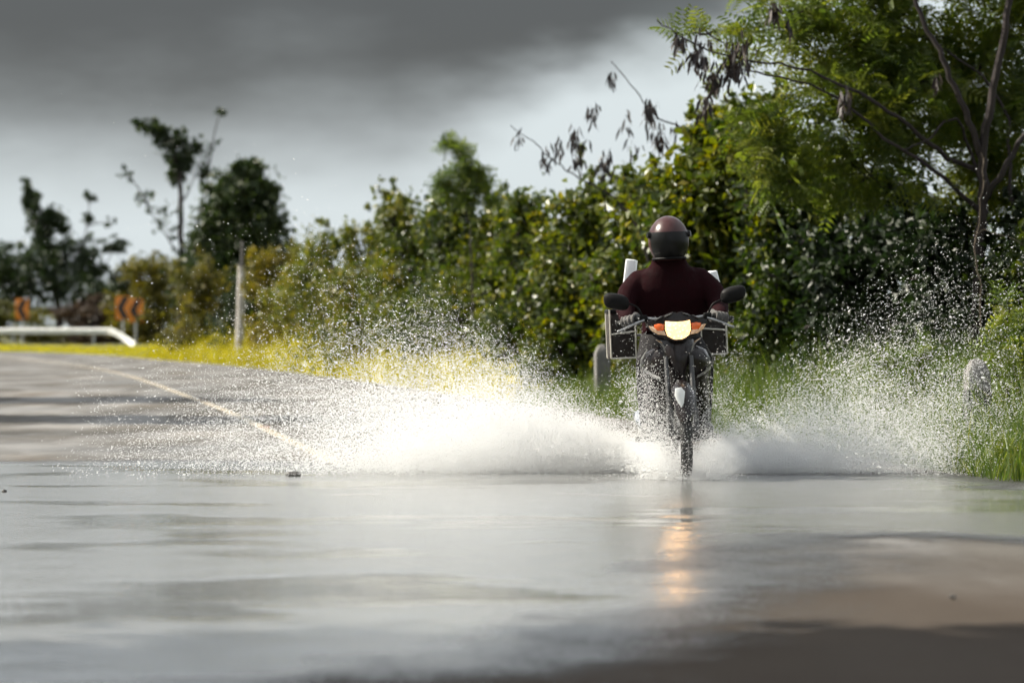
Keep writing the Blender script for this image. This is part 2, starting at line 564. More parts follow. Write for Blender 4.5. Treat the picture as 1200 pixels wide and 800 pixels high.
tag(strip('road', -HALF, HALF, 0.0, M['asphalt'], nseg=4, jit=0.06), 'worn grey asphalt road bending left past the verge', 'road', kind='structure')
i_near = int(np.argmin(np.abs(CL[:, 1] - 24)))
tag(strip('centre_line', -0.05, 0.05, 0.004, M['line'], i0=i_near), 'worn pale yellow line along the middle of the road', 'road marking', kind='structure')
i_far = int(np.argmin(np.abs(CL[:, 1] - 100)))
tag(strip('edge_line', 3.35, 3.47, 0.004, M['line'], i0=i_far), 'faded edge line on the outer side of the far bend', 'road marking', kind='structure')

def road_dist(xy):
    """signed distance beyond the road edge (negative on the road) and side (+1 right)"""
    xy = np.atleast_2d(xy)
    out = np.empty(len(xy)); side = np.empty(len(xy))
    for s in range(0, len(xy), 20000):
        q = xy[s:s + 20000]
        d2 = ((q[:, None, :] - CL[None]) ** 2).sum(2)
        j = d2.argmin(1)
        out[s:s + 20000] = np.sqrt(d2[np.arange(len(q)), j]) - HALF
        side[s:s + 20000] = np.sign(((q - CL[j]) * NOR[j]).sum(1))
    return out, side

def ground_z(x, y):
    xy = np.column_stack([np.ravel(x), np.ravel(y)]).astype(float)
    d, _ = road_dist(xy)
    t = np.clip((d - 0.1) / 3.0, 0, 1); t = t * t * (3 - 2 * t)
    wob = 0.07 * np.sin(xy[:, 0] * 1.3 + 0.7 * np.sin(xy[:, 1] * 0.9)) * np.cos(xy[:, 1] * 1.1) * t
    rise = np.where(d > 0, np.minimum(0.10, 0.02 + 0.05 * d), -0.05)
    z = -0.05 + t * 0.15 + wob
    return np.where(d < 0.0, np.maximum(-0.06, -0.05), np.where(d < 0.25, -0.03, z))

def make_ground():
    def axis(a, b, lo, hi, fine, coarse_n):
        l = -np.geomspace(1, abs(a - lo) + 1, coarse_n)[::-1] + 1 + lo
        h = np.geomspace(1, abs(b - hi) + 1, coarse_n) - 1 + hi
        return np.unique(np.concatenate([l, np.arange(lo, hi, fine), h]))
    xs = axis(-3000, 3000, -30, 16, 0.5, 24)
    ys = axis(-400, 5000, 5, 60, 0.6, 40)
    X, Y = np.meshgrid(xs, ys)
    Z = ground_z(X, Y)
    V = np.column_stack([X.ravel(), Y.ravel(), Z])
    nx, ny = len(xs), len(ys)
    i, j = np.meshgrid(np.arange(nx - 1), np.arange(ny - 1))
    a = (j * nx + i).ravel()
    F = np.column_stack([a, a + 1, a + nx + 1, a + nx])
    tag(link('ground', np_mesh('ground', V, F, True), M['soil']), 'weedy earth verge and land on both sides of the road', 'ground', kind='structure')
make_ground()

def make_puddle():
    near = [(200, 818), (380, 796), (560, 768), (740, 722), (815, 690), (850, 652), (900, 634), (1000, 627), (1200, 632), (1330, 628)]
    far = [(1300, 575), (1210, 572), (1150, 563), (1000, 557), (800, 553), (600, 551), (480, 549), (330, 545), (200, 542), (0, 543), (-200, 546)]
    def g(p):
        d = CAM_H * FPX / (p[1] - 385)
        return ((p[0] - 600) * d / FPX, d)
    poly = [g(p) for p in near] + [g(p) for p in far] + [(-5.5, 24.5), (-5.2, 16), (-3.6, 10), (-2.2, 8.0)]
    poly = cr(poly + [poly[0]], 6)[:-1]
    step = 0.07
    xs = np.arange(-6.6, 5.6, step); ys = np.arange(6.2, 27.5, step)
    X, Y = np.meshgrid(xs, ys)
    P = np.column_stack([X.ravel(), Y.ravel()])
    ins = np.zeros(len(P), bool)
    dist = np.full(len(P), 1e9)
    n = len(poly)
    for i in range(n):
        a, b = poly[i], poly[(i + 1) % n]
        ab = b - a
        t = np.clip(((P - a) @ ab) / (ab @ ab), 0, 1)
        dist = np.minimum(dist, np.linalg.norm(P - a - t[:, None] * ab, axis=1))
        c = ((a[1] > P[:, 1]) != (b[1] > P[:, 1])) & (P[:, 0] < (b[0] - a[0]) * (P[:, 1] - a[1]) / (b[1] - a[1] + 1e-12) + a[0])
        ins ^= c
    sd = np.where(ins, dist, -dist)
    rd, _ = road_dist(P)
    ok = (sd > -1.6) & (rd < 0.30)
    nx = len(xs)
    i, j = np.meshgrid(np.arange(nx - 1), np.arange(len(ys) - 1))
    a = (j * nx + i).ravel()
    F = np.column_stack([a, a + 1, a + nx + 1, a + nx])
    F = F[ok[F].all(1)]
    used = np.unique(F)
    remap = np.full(len(P), -1); remap[used] = np.arange(len(used))
    V = np.column_stack([P[used], np.full(len(used), 0.008)])
    tag(link('puddle', np_mesh('puddle', V, remap[F], True, {'inside': sd[used]}), M['puddle']),
        'wide shallow puddle of rain water mirroring the sky across the road', 'puddle', kind='structure')
make_puddle()

# ------------------------------------------------------------------ vegetation builders
def leaf_quads(C, L, ratio, up=0.5, outward=None, droop=0.3):
    """one bent rhombus per leaf: (n,3) centres, (n,) lengths"""
    n = len(C)
    ax = rng.normal(size=(n, 3)); ax[:, 2] -= droop
    if outward is not None: ax += outward * 0.8
    ax /= np.linalg.norm(ax, axis=1)[:, None]
    nr = rng.normal(size=(n, 3)); nr[:, 2] += up * 2
    sd = np.cross(ax, nr); sd /= np.linalg.norm(sd, axis=1)[:, None] + 1e-9
    nn = np.cross(sd, ax)
    L = L[:, None]; w = L * ratio / 2
    V = np.stack([C - ax * L * 0.5, C + sd * w + nn * w * 0.35 - ax * L * 0.05, C + ax * L * 0.5 - nn * w * 0.3, C - sd * w + nn * w * 0.35 - ax * L * 0.05], 1)
    return V.reshape(-1, 3)

def clumps(blobs, per=55, spread=0.30):
    """blobs: (centre, radii, n). Returns leaf centres, outward directions, per-leaf clump tone, clump list"""
    C, O, T, K = [], [], [], []
    for c, r, n in blobs:
        c = np.array(c); r = np.array(r)
        k = max(5, int(n / per))
        d = rng.normal(size=(k, 3)); d /= np.linalg.norm(d, axis=1)[:, None]
        rad = rng.uniform(0.25, 1.08, k) ** 0.6
        cc = c + d * r * rad[:, None]
        idx = rng.integers(0, k, n)
        size = rng.uniform(0.5, 1.25, k)[idx][:, None]
        off = rng.normal(size=(n, 3)) * r * spread * size
        off[:, 2] *= 0.8
        C.append(cc[idx] + off); O.append(d[idx])
        T.append(rng.normal(0, 0.16, k)[idx])
        K += [(c, q) for q in cc]
    return np.concatenate(C), np.concatenate(O), np.concatenate(T), K

def ragged(blobs, k=3):
    out = list(blobs)
    for c, r, n in blobs:
        for _ in range(k):
            d = rng.normal(size=3); d[2] = abs(d[2]) * 0.9 + 0.1; d /= np.linalg.norm(d)
            q = np.array(c) + d * np.array(r) * rng.uniform(1.15, 1.6)
            out.append((q, np.array(r) * rng.uniform(0.16, 0.34), max(8, int(n * 0.035))))
    return out

def crown_mesh(name, blobs, leaf, ratio, per=55, up=0.5, tone=0.45, spread=0.30, zmin=None):
    if per < 100: blobs = ragged(blobs)
    C, O, T, K = clumps(blobs, per, spread)
    if zmin is not None:
        k = C[:, 2] > zmin; C, O, T = C[k], O[k], T[k]
    L = leaf * rng.uniform(0.6, 1.35, len(C))
    V = leaf_quads(C, L, ratio, up, O)
    F = np.arange(len(V)).reshape(-1, 4)
    tint = np.clip(tone + T + rng.normal(0, 0.16, len(C)), 0, 1)
    return np_mesh(name, V, F, False, {'tint': np.repeat(tint, 4)}), K

def frond_mesh(name, blobs, flen, npair, per=22, tone=0.45, spread=0.3):
    """feathery compound leaves: each frond a stalk of paired narrow leaflets"""
    C, O, T, K = clumps(blobs, per, spread)
    n = len(C)
    ax = rng.normal(size=(n, 3)) + O * 1.0; ax[:, 2] -= 0.15
    ax /= np.linalg.norm(ax, axis=1)[:, None]
    nr = rng.normal(size=(n, 3)) * 0.6; nr[:, 2] += 1.0
    sd = np.cross(ax, nr); sd /= np.linalg.norm(sd, axis=1)[:, None] + 1e-9
    nn = np.cross(sd, ax)
    L = (flen * rng.uniform(0.65, 1.3, n))[:, None]
    parts = []
    for i in range(npair):
        t = (i + 0.6) / npair
        base = C + ax * L * (t - 0.3) - nn * L * 0.18 * t * t
        pl = L * 0.42 * (1 - 0.45 * abs(t - 0.45) * 1.6)
        for s in (-1, 1):
            dr = sd * s * 0.9 + ax * 0.45 - nn * 0.12
            w = ax * L * 0.045
            tip = base + dr * pl
            mid = base + dr * pl * 0.5
            parts.append(np.stack([base, mid - w + nn * 0.004, tip - nn * pl * 0.12, mid + w + nn * 0.004], 1))
    V = np.stack(parts, 1).reshape(-1, 3)
    F = np.arange(len(V)).reshape(-1, 4)
    tint = np.clip(tone + T + rng.normal(0, 0.13, n), 0, 1)
    return np_mesh(name, V, F, False, {'tint': np.repeat(tint, 4 * 2 * npair)}), K

def twigs(mb, K, r, root=None, frac=1.0):
    for c, q in K:
        if rng.random() > frac: continue
        a = Vector(root) if root is not None else Vector(c)
        b = Vector(q)
        m = (a + b) / 2 + Vector(rng.normal(0, 0.12 * (b - a).length, 3))
        mb.tube([a, m, b], [r, r * 0.7, r * 0.3], 4, cap=False)

def bush(name, cx, top, wpx, d, n, label, cat='shrub', mat='broad', leaf=0.10, ratio=0.6, tone=0.45, group=None, per=55, yr=1.0, frond=False, bark='bark', foot=None, spread=0.30):
    """rounded thicket from the ground to a pixel height, `wpx` wide, at distance d"""
    x = (cx - 600) * d / FPX
    w = wpx * d / FPX
    ztop = CAM_H + (385 - top) * d / FPX
    gz = float(ground_z(np.array([x]), np.array([d]))[0])
    h = ztop - gz
    root = empty(name, (x, d, gz))
    tag(root, label, cat, group)
    blobs = []
    nb = max(4, int(round(h / (w * 0.42))) * 2 + 1)
    for k in range(nb):
        t = (k + 0.5) / nb
        prof = math.sin(math.pi * (0.16 + 0.80 * t)) ** 0.6
        cxk = rng.uniform(-0.42, 0.42) * w * prof
        cyk = rng.uniform(-0.25, 0.25) * w * yr
        rz = h * rng.uniform(0.15, 0.22)
        zk = min(h * (0.06 + 0.88 * t), h - rz * 1.02)
        rx = w * 0.40 * prof * rng.uniform(0.7, 1.25)
        blobs.append(((cxk, cyk, zk), (rx, rx * yr, rz), int(n / nb)))
    f = frond_mesh if frond else crown_mesh
    if frond: me, K = frond_mesh('crown', blobs, leaf, 5, per=22, tone=tone, spread=spread)
    else: me, K = crown_mesh('crown', blobs, leaf, ratio, per=per, tone=tone, spread=spread)
    link('crown', me, M[mat], root)
    mb = MB()
    ns = 3 if w < 2 else 5
    for s in range(ns):
        bx, by = rng.uniform(-0.15, 0.15, 2) * w
        b = blobs[(s * 2 + 1) % len(blobs)][0]
        r0 = 0.018 * h
        mb.tube(cr([(bx, by, -0.05), ((bx + b[0]) / 2 + rng.normal(0, .08), (by + b[1]) / 2, h * 0.35), (b[0], b[1], max(b[2], h * .5))], 4), list(np.linspace(r0, r0 * 0.4, 9)), 6)
    mb.build('trunk', M[bark], root)
    mb = MB(); twigs(mb, K, 0.006 * h, frac=0.5); tag(mb.build('twigs', M[bark], root), kind='stuff')
    return root

def limb(mb, pts, r0, r1, n=7, k=5):
    P = cr(pts, k)
    P[1:-1] += rng.normal(0, 0.012, P[1:-1].shape)
    mb.tube(P, list(np.geomspace(r0, r1, len(P))), n)
    return P

def pods(root, spots, length=0.15):
    """clusters of dry hanging seed pods: one mesh per cluster"""
    for c, r, n in spots:
        c = np.array(c)
        n = int(n * 1.5)
        C = c + rng.normal(size=(n, 3)) * np.array(r) * 0.6
        L = length * rng.uniform(0.6, 1.2, n)
        ax = rng.normal(size=(n, 3)) * 0.28; ax[:, 2] = -1
        ax /= np.linalg.norm(ax, axis=1)[:, None]
        sd = np.cross(ax, rng.normal(size=(n, 3))); sd /= np.linalg.norm(sd, axis=1)[:, None]
        w = 0.017
        Lc = L[:, None]
        V = np.stack([C, C + ax * Lc * 0.3 + sd * w, C + ax * Lc, C + ax * Lc * 0.6 - sd * w], 1).reshape(-1, 3)
        o = link('seed_pod_cluster', np_mesh('seed_pod_cluster', V, np.arange(len(V)).reshape(-1, 4), False, {'tint': np.repeat(rng.uniform(0, 1, n), 4)}), M['pod'], root)
        o['kind'] = 'stuff'

# ------------------------------------------------------------------ right-hand thicket
g_hedge = 'shrubs of the roadside thicket'
bush('leafy_shrub', 636, 232, 120, 54, 9000, 'olive green shrub in the thicket between the feathery sapling and the vine shrub', tone=0.42, group=g_hedge)
bush('leafy_shrub', 690, 212, 125, 48, 10000, 'vine-covered shrub with brown dead leaves on top, behind the small guide post', tone=0.48, group=g_hedge, leaf=0.11)
bush('leafy_shrub', 765, 195, 140, 46, 12000, 'bright broad-leaved shrub right behind the rider', tone=0.55, group=g_hedge, leaf=0.12)
bush('leafy_shrub', 862, 112, 150, 42, 16000, 'tall sunlit shrub with broad glossy leaves beside the feathery tree', tone=0.52, group=g_hedge, leaf=0.125)
bush('leafy_shrub', 945, 170, 160, 40, 13000, 'dense green shrub under the drooping branches of the feathery tree', tone=0.22, group=g_hedge, leaf=0.10)  # leaf tone lowered to carry the shade under the feathery tree
bush('leafy_shrub', 1035, 210, 170, 39, 12000, 'shaded dark shrub left of the feathery tree trunk', tone=0.18, mat='darkleaf', group=g_hedge)  # shade under the tree is put into the dark leaf colour
bush('leafy_shrub', 1125, 245, 160, 38, 12000, 'very dark shrub at the foot of the feathery tree', tone=0.15, mat='darkleaf', group=g_hedge)  # dark leaf colour again stands for the tree's deep shade
bush('leafy_shrub', 1215, 230, 170, 37, 12000, 'dark shrub behind the tall grass right of the feathery tree', tone=0.2, mat='darkleaf', group=g_hedge)  # leaves coloured dark for the shade here as well
bush('leafy_shrub', 1320, 190, 220, 36, 10000, 'dense shrub at the end of the thicket past the feathery tree', tone=0.3, group=g_hedge)
# brown dead leaves caught on top of the vine shrub belong to it
def big_tree():
    d = 37.0
    P = lambda x, y, dd=0.0: px(x, y, d + dd)
    b = P(1148, 470); b[2] = float(ground_z([b[0]], [b[1]])[0]) - 0.05
    root = empty('feathery_tree', tuple(b))
    tag(root, 'large feathery-leaved tree with dark forked trunk and dry seed pods overhanging the thicket', 'tree')
    q = lambda x, y, dd=0.0: P(x, y, dd) - b
    mb = MB()
    limb(mb, [(0, 0, 0), q(1146, 330, -.2), q(1152, 230, -.4), q(1153, 165, -.5), q(1166, 90, -.6), q(1183, 0, -.7), q(1195, -90, -.7)], 0.065, 0.030)
    mb.build('trunk', M['bark'], root)
    def lb(pts, r0, r1):
        m = MB(); limb(m, pts, r0, r1, 6); m.build('limb', M['bark'], root)
    lb([q(1152, 190, -.45), q(1130, 130, -.6), q(1105, 70, -.7), q(1083, 28, -.7), q(1065, -30, -.7)], 0.036, 0.02)
    lb([q(1153, 235, -.4), q(1175, 200, -.6), q(1200, 158, -.7), q(1240, 110, -.7)], 0.036, 0.02)
    lb([q(1152, 205, 0), q(1100, 178, -.3), q(1040, 130, -.6), q(985, 100, -.8), q(925, 76, -1), q(860, 68, -1.1), q(800, 46, -1.2), q(770, 24, -1.2)], 0.03, 0.006)
    lb([q(1150, 250, 0), q(1095, 200, -.4), q(1040, 165, -.6), q(980, 112, -.8), q(900, 88, -.9), q(850, 78, -.9)], 0.026, 0.007)
    lb([q(1150, 215), q(1120, 140, -.3), q(1085, 165, -.5), q(1058, 176, -.6)], 0.02, 0.008)
    lb([q(1190, 250), q(1172, 120), q(1110, 60, .2), q(1040, 20, .3), q(980, -20, .3)], 0.02, 0.008)
    blobs = []
    for (x, y, rx, ry, n, dd) in [(1000, 55, 70, 55, 800, 0), (930, 20, 55, 40, 350, -.4), (1075, 40, 70, 60, 900, 0.3), (1150, 70, 65, 70, 800, .5), (1215, 40, 60, 70, 800, 0),
                                  (985, 135, 60, 45, 650, -.5), (1060, 130, 65, 50, 800, -.3), (905, 165, 45, 35, 350, -.7), (1130, 170, 55, 45, 500, .4), (1210, 140, 60, 60, 700, 0),
                                  (1020, 205, 70, 40, 420, -.3), (1195, 205, 60, 50, 420, .6), (1140, 235, 50, 35, 200, .7), (1100, -50, 120, 50, 900, 0), (985, -40, 80, 40, 400, 0), (1210, -60, 80, 60, 500, 0), (930, 215, 50, 35, 260, -.8),
                                  (880, 50, 50, 30, 120, -.9), (830, 40, 40, 20, 50, -1.1)]:
        r = d / FPX
        blobs.append((q(x, y, dd + 0.45), (rx * r, rx * r * 0.8, ry * r), int(n * 0.52)))
    me, K = frond_mesh('crown', blobs, 0.27, 6, per=16, tone=0.55, spread=0.33)
    link('crown', me, M['feather'], root)
    m = MB(); twigs(m, K, 0.010, frac=0.8); tag(m.build('twigs', M['bark'], root), kind='stuff')
    sp = []
    for (x, y, r, n) in [(796, 45, 6, 22), (818, 62, 12, 45), (838, 92, 12, 40), (868, 58, 12, 45), (860, 78, 10, 26), (907, 10, 6, 22), (924, 30, 4, 8), (990, 115, 8, 20), (1098, 95, 5, 10), (826, 120, 8, 14)]:
        rr = r * d / FPX
        sp.append((q(x, y, -1.1), (rr, rr, rr * 1.3), n))
    pods(root, sp)
big_tree()

def sapling(label, pts, d, podspots, r0=0.022, r1=0.005, leaves=None, mat='feather'):
    b = px(pts[0][0], pts[0][1], d); b[2] = float(ground_z([b[0]], [b[1]])[0]) - 0.03
    root = empty('leaning_sapling', tuple(b))
    tag(root, label, 'sapling')
    q = lambda x, y: px(x, y, d) - b
    mb = MB(); limb(mb, [(0, 0, 0)] + [q(*p) for p in pts[1:]], r0, r1, 6)
    mb.build('trunk', M['bark'], root)
    sp = []
    for (x, y, r, n) in podspots:
        rr = r * d / FPX
        sp.append((q(x, y), (rr, rr, rr * 1.5), n))
    if sp: pods(root, sp, 0.16)
    if leaves:
        bl = [(q(x, y), (rx * d / FPX,) * 2 + (ry * d / FPX,), n) for (x, y, rx, ry, n) in leaves]
        me, K = frond_mesh('crown', bl, 0.26, 6, per=10, tone=0.4, spread=0.3)
        link('crown', me, M[mat], root)
        m = MB(); twigs(m, K, 0.010); tag(m.build('twigs', M['bark'], root), kind='stuff')
    return root
sapling('thin bare sapling leaning out with two dark pod clusters above the rider', [(880, 470), (850, 260), (817, 166), (772, 138), (745, 105), (716, 72)], 43.0,
        [(761, 128, 7, 34), (772, 158, 7, 32), (716, 86, 4, 7), (790, 150, 4, 5)])
sapling('thin bare sapling leaning far out over the vine shrub with sparse hanging pods', [(790, 460), (760, 300), (721, 234), (670, 204), (640, 180), (598, 147)], 45.0,
        [(676, 160, 9, 20), (710, 192, 8, 34), (695, 128, 7, 14), (606, 160, 6, 6), (640, 180, 8, 10), (655, 172, 7, 10), (675, 188, 6, 18), (735, 140, 8, 7), (742, 165, 8, 6)])
sapling('slender sapling with a feathery tip rising above the thicket', [(556, 440), (552, 300), (548, 240), (538, 180)], 57.0, [],
        leaves=[(533, 175, 14, 10, 60), (548, 200, 22, 16, 130), (536, 215, 20, 14, 80), (560, 225, 24, 18, 120)])
def bare_stem():
    d = 34.0
    b = px(1148, 520, d); b[2] = float(ground_z([b[0]], [b[1]])[0])
    root = empty('bare_stem', tuple(b)); tag(root, 'thin pale bare stem with one side twig in front of the dark shrub', 'stem')
    q = lambda x, y: px(x, y, d) - b
    mb = MB(); limb(mb, [(0, 0, 0), q(1148, 380), q(1144, 272), q(1153, 215), q(1150, 180)], 0.007, 0.004, 6)
    mb.build('stem', M['barkpale'], root)
    mb = MB(); limb(mb, [q(1144, 272), q(1160, 271), q(1198, 286)], 0.006, 0.003, 6)
    mb.build('twig', M['barkpale'], root)
bare_stem()

bush('tall_weed', 1200, 338, 95, 27.6, 900, 'tall feathery weeds standing in the grass behind the guide post', cat='weeds', mat='feather', leaf=0.16, tone=0.5, frond=True)
bush('tall_weed', 1192, 520, 55, 23.7, 260, 'small bright weed at the rim of the puddle', cat='weeds', mat='feather', leaf=0.09, tone=0.7, frond=True)
bush('tall_weed', 1075, 400, 90, 31.0, 700, 'dark low weeds in the grass before the dark shrubs', cat='weeds', mat='feather', leaf=0.15, tone=0.3, frond=True)

# ------------------------------------------------------------------ middle distance
g_mid = 'shrubs of the far thicket'
bush('leafy_shrub', 590, 232, 110, 60, 8000, 'olive shrub behind the spray beside the feathery sapling', tone=0.5, group=g_mid)
bush('leafy_shrub', 540, 222, 110, 61, 9000, 'dark green shrub at the foot of the feathery sapling', tone=0.30, group=g_mid)
bush('leafy_shrub', 480, 225, 110, 66, 9000, 'tall rounded green shrub left of the feathery sapling', tone=0.55, group=g_mid)
bush('leafy_shrub', 430, 258, 90, 72, 7000, 'yellow-green shrub sloping down towards the concrete pole', tone=0.68, group=g_mid)
bush('leafy_shrub', 380, 270, 90, 80, 7000, 'yellow-green shrub with gaps of sky above it', tone=0.72, mat='broad', group=g_mid)
bush('leafy_shrub', 332, 288, 80, 92, 6000, 'low yellowing shrub right of the concrete pole', tone=0.6, mat='yellowleaf', group=g_mid, leaf=0.12)
bush('leafy_shrub', 245, 300, 80, 112, 6000, 'yellowing shrub behind the grass left of the concrete pole', tone=0.35, mat='yellowleaf', group=g_mid, leaf=0.14)
bush('leafy_shrub', 185, 300, 90, 203, 7000, 'olive yellow bush behind the pair of chevron signs', tone=0.45, mat='yellowleaf', group=g_mid, leaf=0.25)
bush('leafy_shrub', 290, 330, 70, 104, 5000, 'low dark bush behind the concrete pole', tone=0.3, mat='darkleaf', group=g_mid, leaf=0.13)

def tree(name, label, d, trunk, limbs, blobs, leaf, mat, r0, tone=0.4, per=40, spread=0.3, bark='bark'):
    b = px(trunk[0][0], trunk[0][1], d); b[2] = float(ground_z([b[0]], [b[1]])[0]) - 0.1
    root = empty(name, tuple(b)); tag(root, label, 'tree')
    q = lambda p: px(p[0], p[1], d + (p[2] if len(p) > 2 else 0)) - b
    mb = MB(); limb(mb, [(0, 0, 0)] + [q(p) for p in trunk[1:]], r0, r0 * 0.35)
    mb.build('trunk', M[bark], root)
    for lp in limbs:
        m = MB(); limb(m, [q(p) for p in lp], r0 * 0.35, r0 * 0.10, 6); m.build('limb', M[bark], root)
    bl = [(q(p[:2]) + np.array([0, rng.normal(0, p[2] * 0.3 * d / FPX), 0]), (p[2] * d / FPX, p[2] * d / FPX * 0.9, p[3] * d / FPX), p[4]) for p in blobs]
    me, K = crown_mesh('crown', bl, leaf, 0.6, per=per, tone=tone, spread=spread)
    link('crown', me, M[mat], root)
    m = MB(); twigs(m, K, r0 * 0.12, frac=0.7)
    wood = np.concatenate([cr([(0, 0, 0)] + [q(p) for p in trunk[1:]], 6)] + [cr([q(p) for p in lp], 6) for lp in limbs])
    for c, r, n in bl:                       # a thin branch carries every clump of leaves
        low = wood[wood[:, 2] < c[2] + 0.1] if (wood[:, 2] < c[2] + 0.1).any() else wood
        a = low[np.argmin(np.linalg.norm(low - c, axis=1))]
        mid = (a + c) / 2 + np.array([0, 0, 0.08]) * np.linalg.norm(c - a)
        m.tube(cr([a, mid, c], 4), list(np.linspace(r0 * 0.22, r0 * 0.10, 9)), 5, cap=False)
    tag(m.build('twigs', M[bark], root), kind='stuff')
    return root
tree('round_tree', 'dark rounded tree rising behind the concrete pole', 125, [(288, 410), (284, 330), (286, 270), (290, 215)],
     [[(285, 300), (260, 270), (245, 245)], [(286, 280), (310, 250), (320, 225)]],
     [(288, 200, 16, 14, 900), (280, 225, 28, 22, 1600), (305, 235, 20, 24, 900), (262, 255, 24, 24, 1300), (295, 270, 32, 30, 2200), (265, 300, 34, 28, 1800), (300, 315, 34, 28, 1600), (240, 280, 18, 20, 500), (322, 255, 10, 20, 160), (328, 290, 18, 24, 300), (240, 325, 30, 26, 900), (275, 345, 40, 26, 1400)], 0.20, 'darkleaf', 0.16, 0.55, 30, 0.36)
tree('slender_tree', 'tall slender tree with sparse ragged crown bending left against the sky', 135, [(211, 420), (212, 320), (212, 250), (210, 205), (200, 175), (180, 150)],
     [[(212, 240), (225, 215), (236, 185)], [(205, 190), (216, 170), (222, 160)], [(212, 300), (190, 270), (175, 245)], [(212, 320), (240, 230), (252, 150), (262, 130)]],
     [(165, 145, 9, 5, 120), (180, 152, 14, 9, 360), (200, 165, 16, 12, 460), (212, 185, 16, 14, 480), (231, 172, 7, 9, 120), (206, 205, 10, 14, 260), (238, 205, 12, 12, 90), (190, 260, 18, 18, 60), (255, 132, 8, 4, 14), (150, 205, 10, 8, 18), (172, 235, 12, 14, 40), (215, 300, 20, 22, 200), (245, 190, 12, 20, 30)], 0.20, 'darkleaf', 0.14, 0.35, 18)
tree('dark_tree', 'dark ragged tree with a leaning spike of foliage above the guard rail', 212, [(70, 425), (68, 350), (60, 290), (45, 240), (34, 215)],
     [[(66, 330), (95, 290), (105, 240)], [(66, 345), (25, 320), (5, 310)], [(68, 345), (115, 320), (135, 290)]],
     [(33, 220, 6, 10, 220), (38, 240, 11, 14, 500), (52, 258, 18, 14, 700), (48, 285, 18, 20, 600), (72, 265, 8, 10, 160), (105, 232, 5, 6, 60), (104, 255, 6, 6, 60), (80, 300, 26, 22, 900), (40, 315, 32, 26, 1100), (8, 315, 22, 24, 800), (110, 310, 20, 22, 500), (135, 288, 11, 8, 260), (75, 340, 40, 26, 1300), (15, 350, 34, 24, 900), (118, 345, 28, 30, 700), (128, 262, 5, 5, 30), (-40, 330, 40, 45, 900)], 0.28, 'darkleaf', 0.22, 0.35)
bush('roadside_bush', 150, 318, 80, 206, 4000, 'dark thicket bush between the chevron signs', tone=0.2, mat='darkleaf', leaf=0.28)
bush('roadside_bush', 95, 350, 90, 204, 4000, 'low brownish bush under the dark ragged tree', tone=0.5, mat='brownleaf', leaf=0.28)
bush('roadside_bush', 10, 352, 110, 206, 4000, 'low olive bush behind the single chevron sign', tone=0.3, mat='yellowleaf', leaf=0.28)
bush('roadside_bush', -90, 310, 120, 204, 4000, 'dark bush past the dark ragged tree along the guard rail', tone=0.3, mat='darkleaf', leaf=0.28)

def far_wood():
    bl = []
    for x in np.arange(-60, 40, 3.2):
        h = rng.uniform(2.2, 4.2)
        bl.append(((x, 240 + rng.uniform(-6, 6), h * 0.5), (2.6, 2.2, h * 0.48), 420))
    for x in np.arange(-4, 45, 3.0):
        h = rng.uniform(2.0, 3.2)
        bl.append(((x, 120 + rng.uniform(-6, 6) - max(0, x) * 0.8, h * 0.5), (2.2, 2.2, h * 0.45), 500))
    me, K = crown_mesh('far_wood', bl, 0.30, 0.6, tone=0.3)
    tag(link('far_wood', me, M['darkleaf']), 'low dark wood far behind the thicket and the bend', 'wood', kind='stuff')
far_wood()

# trees on the other verge, whose shade crosses the road
def shade_tree(x, y, h, w, n, label):
    gz = float(ground_z([x], [y])[0])
    root = empty('verge_tree', (x, y, gz))
    tag(root, label, 'tree', 'trees on the near verge')
    bl = []
    for k in range(7):
        a = rng.uniform(0, 6.28); rr = rng.uniform(0, 0.32) * w
        bl.append(((rr * math.cos(a), rr * math.sin(a), h * rng.uniform(0.5, 0.9)), (w * .26, w * .26, h * .13), n // 7))
    me, K = crown_mesh('crown', bl, 0.22, 0.6, tone=0.4)
    link('crown', me, M['broad'], root)
    mb = MB(); limb(mb, [(0, 0, -.1), (0.1, 0, h * .3), (0, .1, h * .75)], h * 0.022, h * .01)
    mb.build('trunk', M['bark'], root)
    mb = MB(); twigs(mb, K, 0.02, root=(0, 0, h * 0.45), frac=0.6); tag(mb.build('twigs', M['bark'], root), kind='stuff')
for a in [(-9.5, 40, 6.5, 5.0, 5000, 'leafy verge tree opposite the thicket, shading the road short of the bend'), (-11.5, 50, 7.5, 5.5, 5000, 'broad leafy verge tree farthest along towards the bend'),
          (-4.9, 10.9, 6.6, 4.2, 7000, 'lower leafy verge tree of the pair beside the puddle'), (-5.4, 11.5, 9.2, 4.8, 8000, 'tallest leafy verge tree of the pair beside the puddle')]:
    shade_tree(*a)

# ------------------------------------------------------------------ grass
def grass(name, label, X, Y, H, W, mat, tone, lean=0.35):
    n = len(X)
    Z = ground_z(X, Y) - 0.02
    B = np.column_stack([X, Y, Z])
    a = rng.uniform(0, 2 * math.pi, n)
    sd = np.column_stack([np.cos(a), np.sin(a), np.zeros(n)]) * W[:, None] / 2
    ln = rng.normal(0, lean, (n, 2)) * H[:, None]
    up = np.column_stack([ln * 0.35, H * 0.55]); tip = np.column_stack([ln, H * rng.uniform(0.85, 1.0, n)])
    V = np.stack([B - sd, B + sd, B + up + sd * 0.75, B + up - sd * 0.75, B + tip + sd * 0.12, B + tip - sd * 0.12], 1).reshape(-1, 3)
    k = np.arange(n)[:, None] * 6
    F = np.concatenate([k + np.array([[0, 1, 2, 3]]), k + np.array([[3, 2, 4, 5]])])
    tint = np.clip(tone + rng.normal(0, 0.2, n), 0, 1)
    tag(link(name, np_mesh(name, V, F, False, {'tint': np.repeat(tint, 6)}), M[mat]), label, 'grass', kind='stuff')

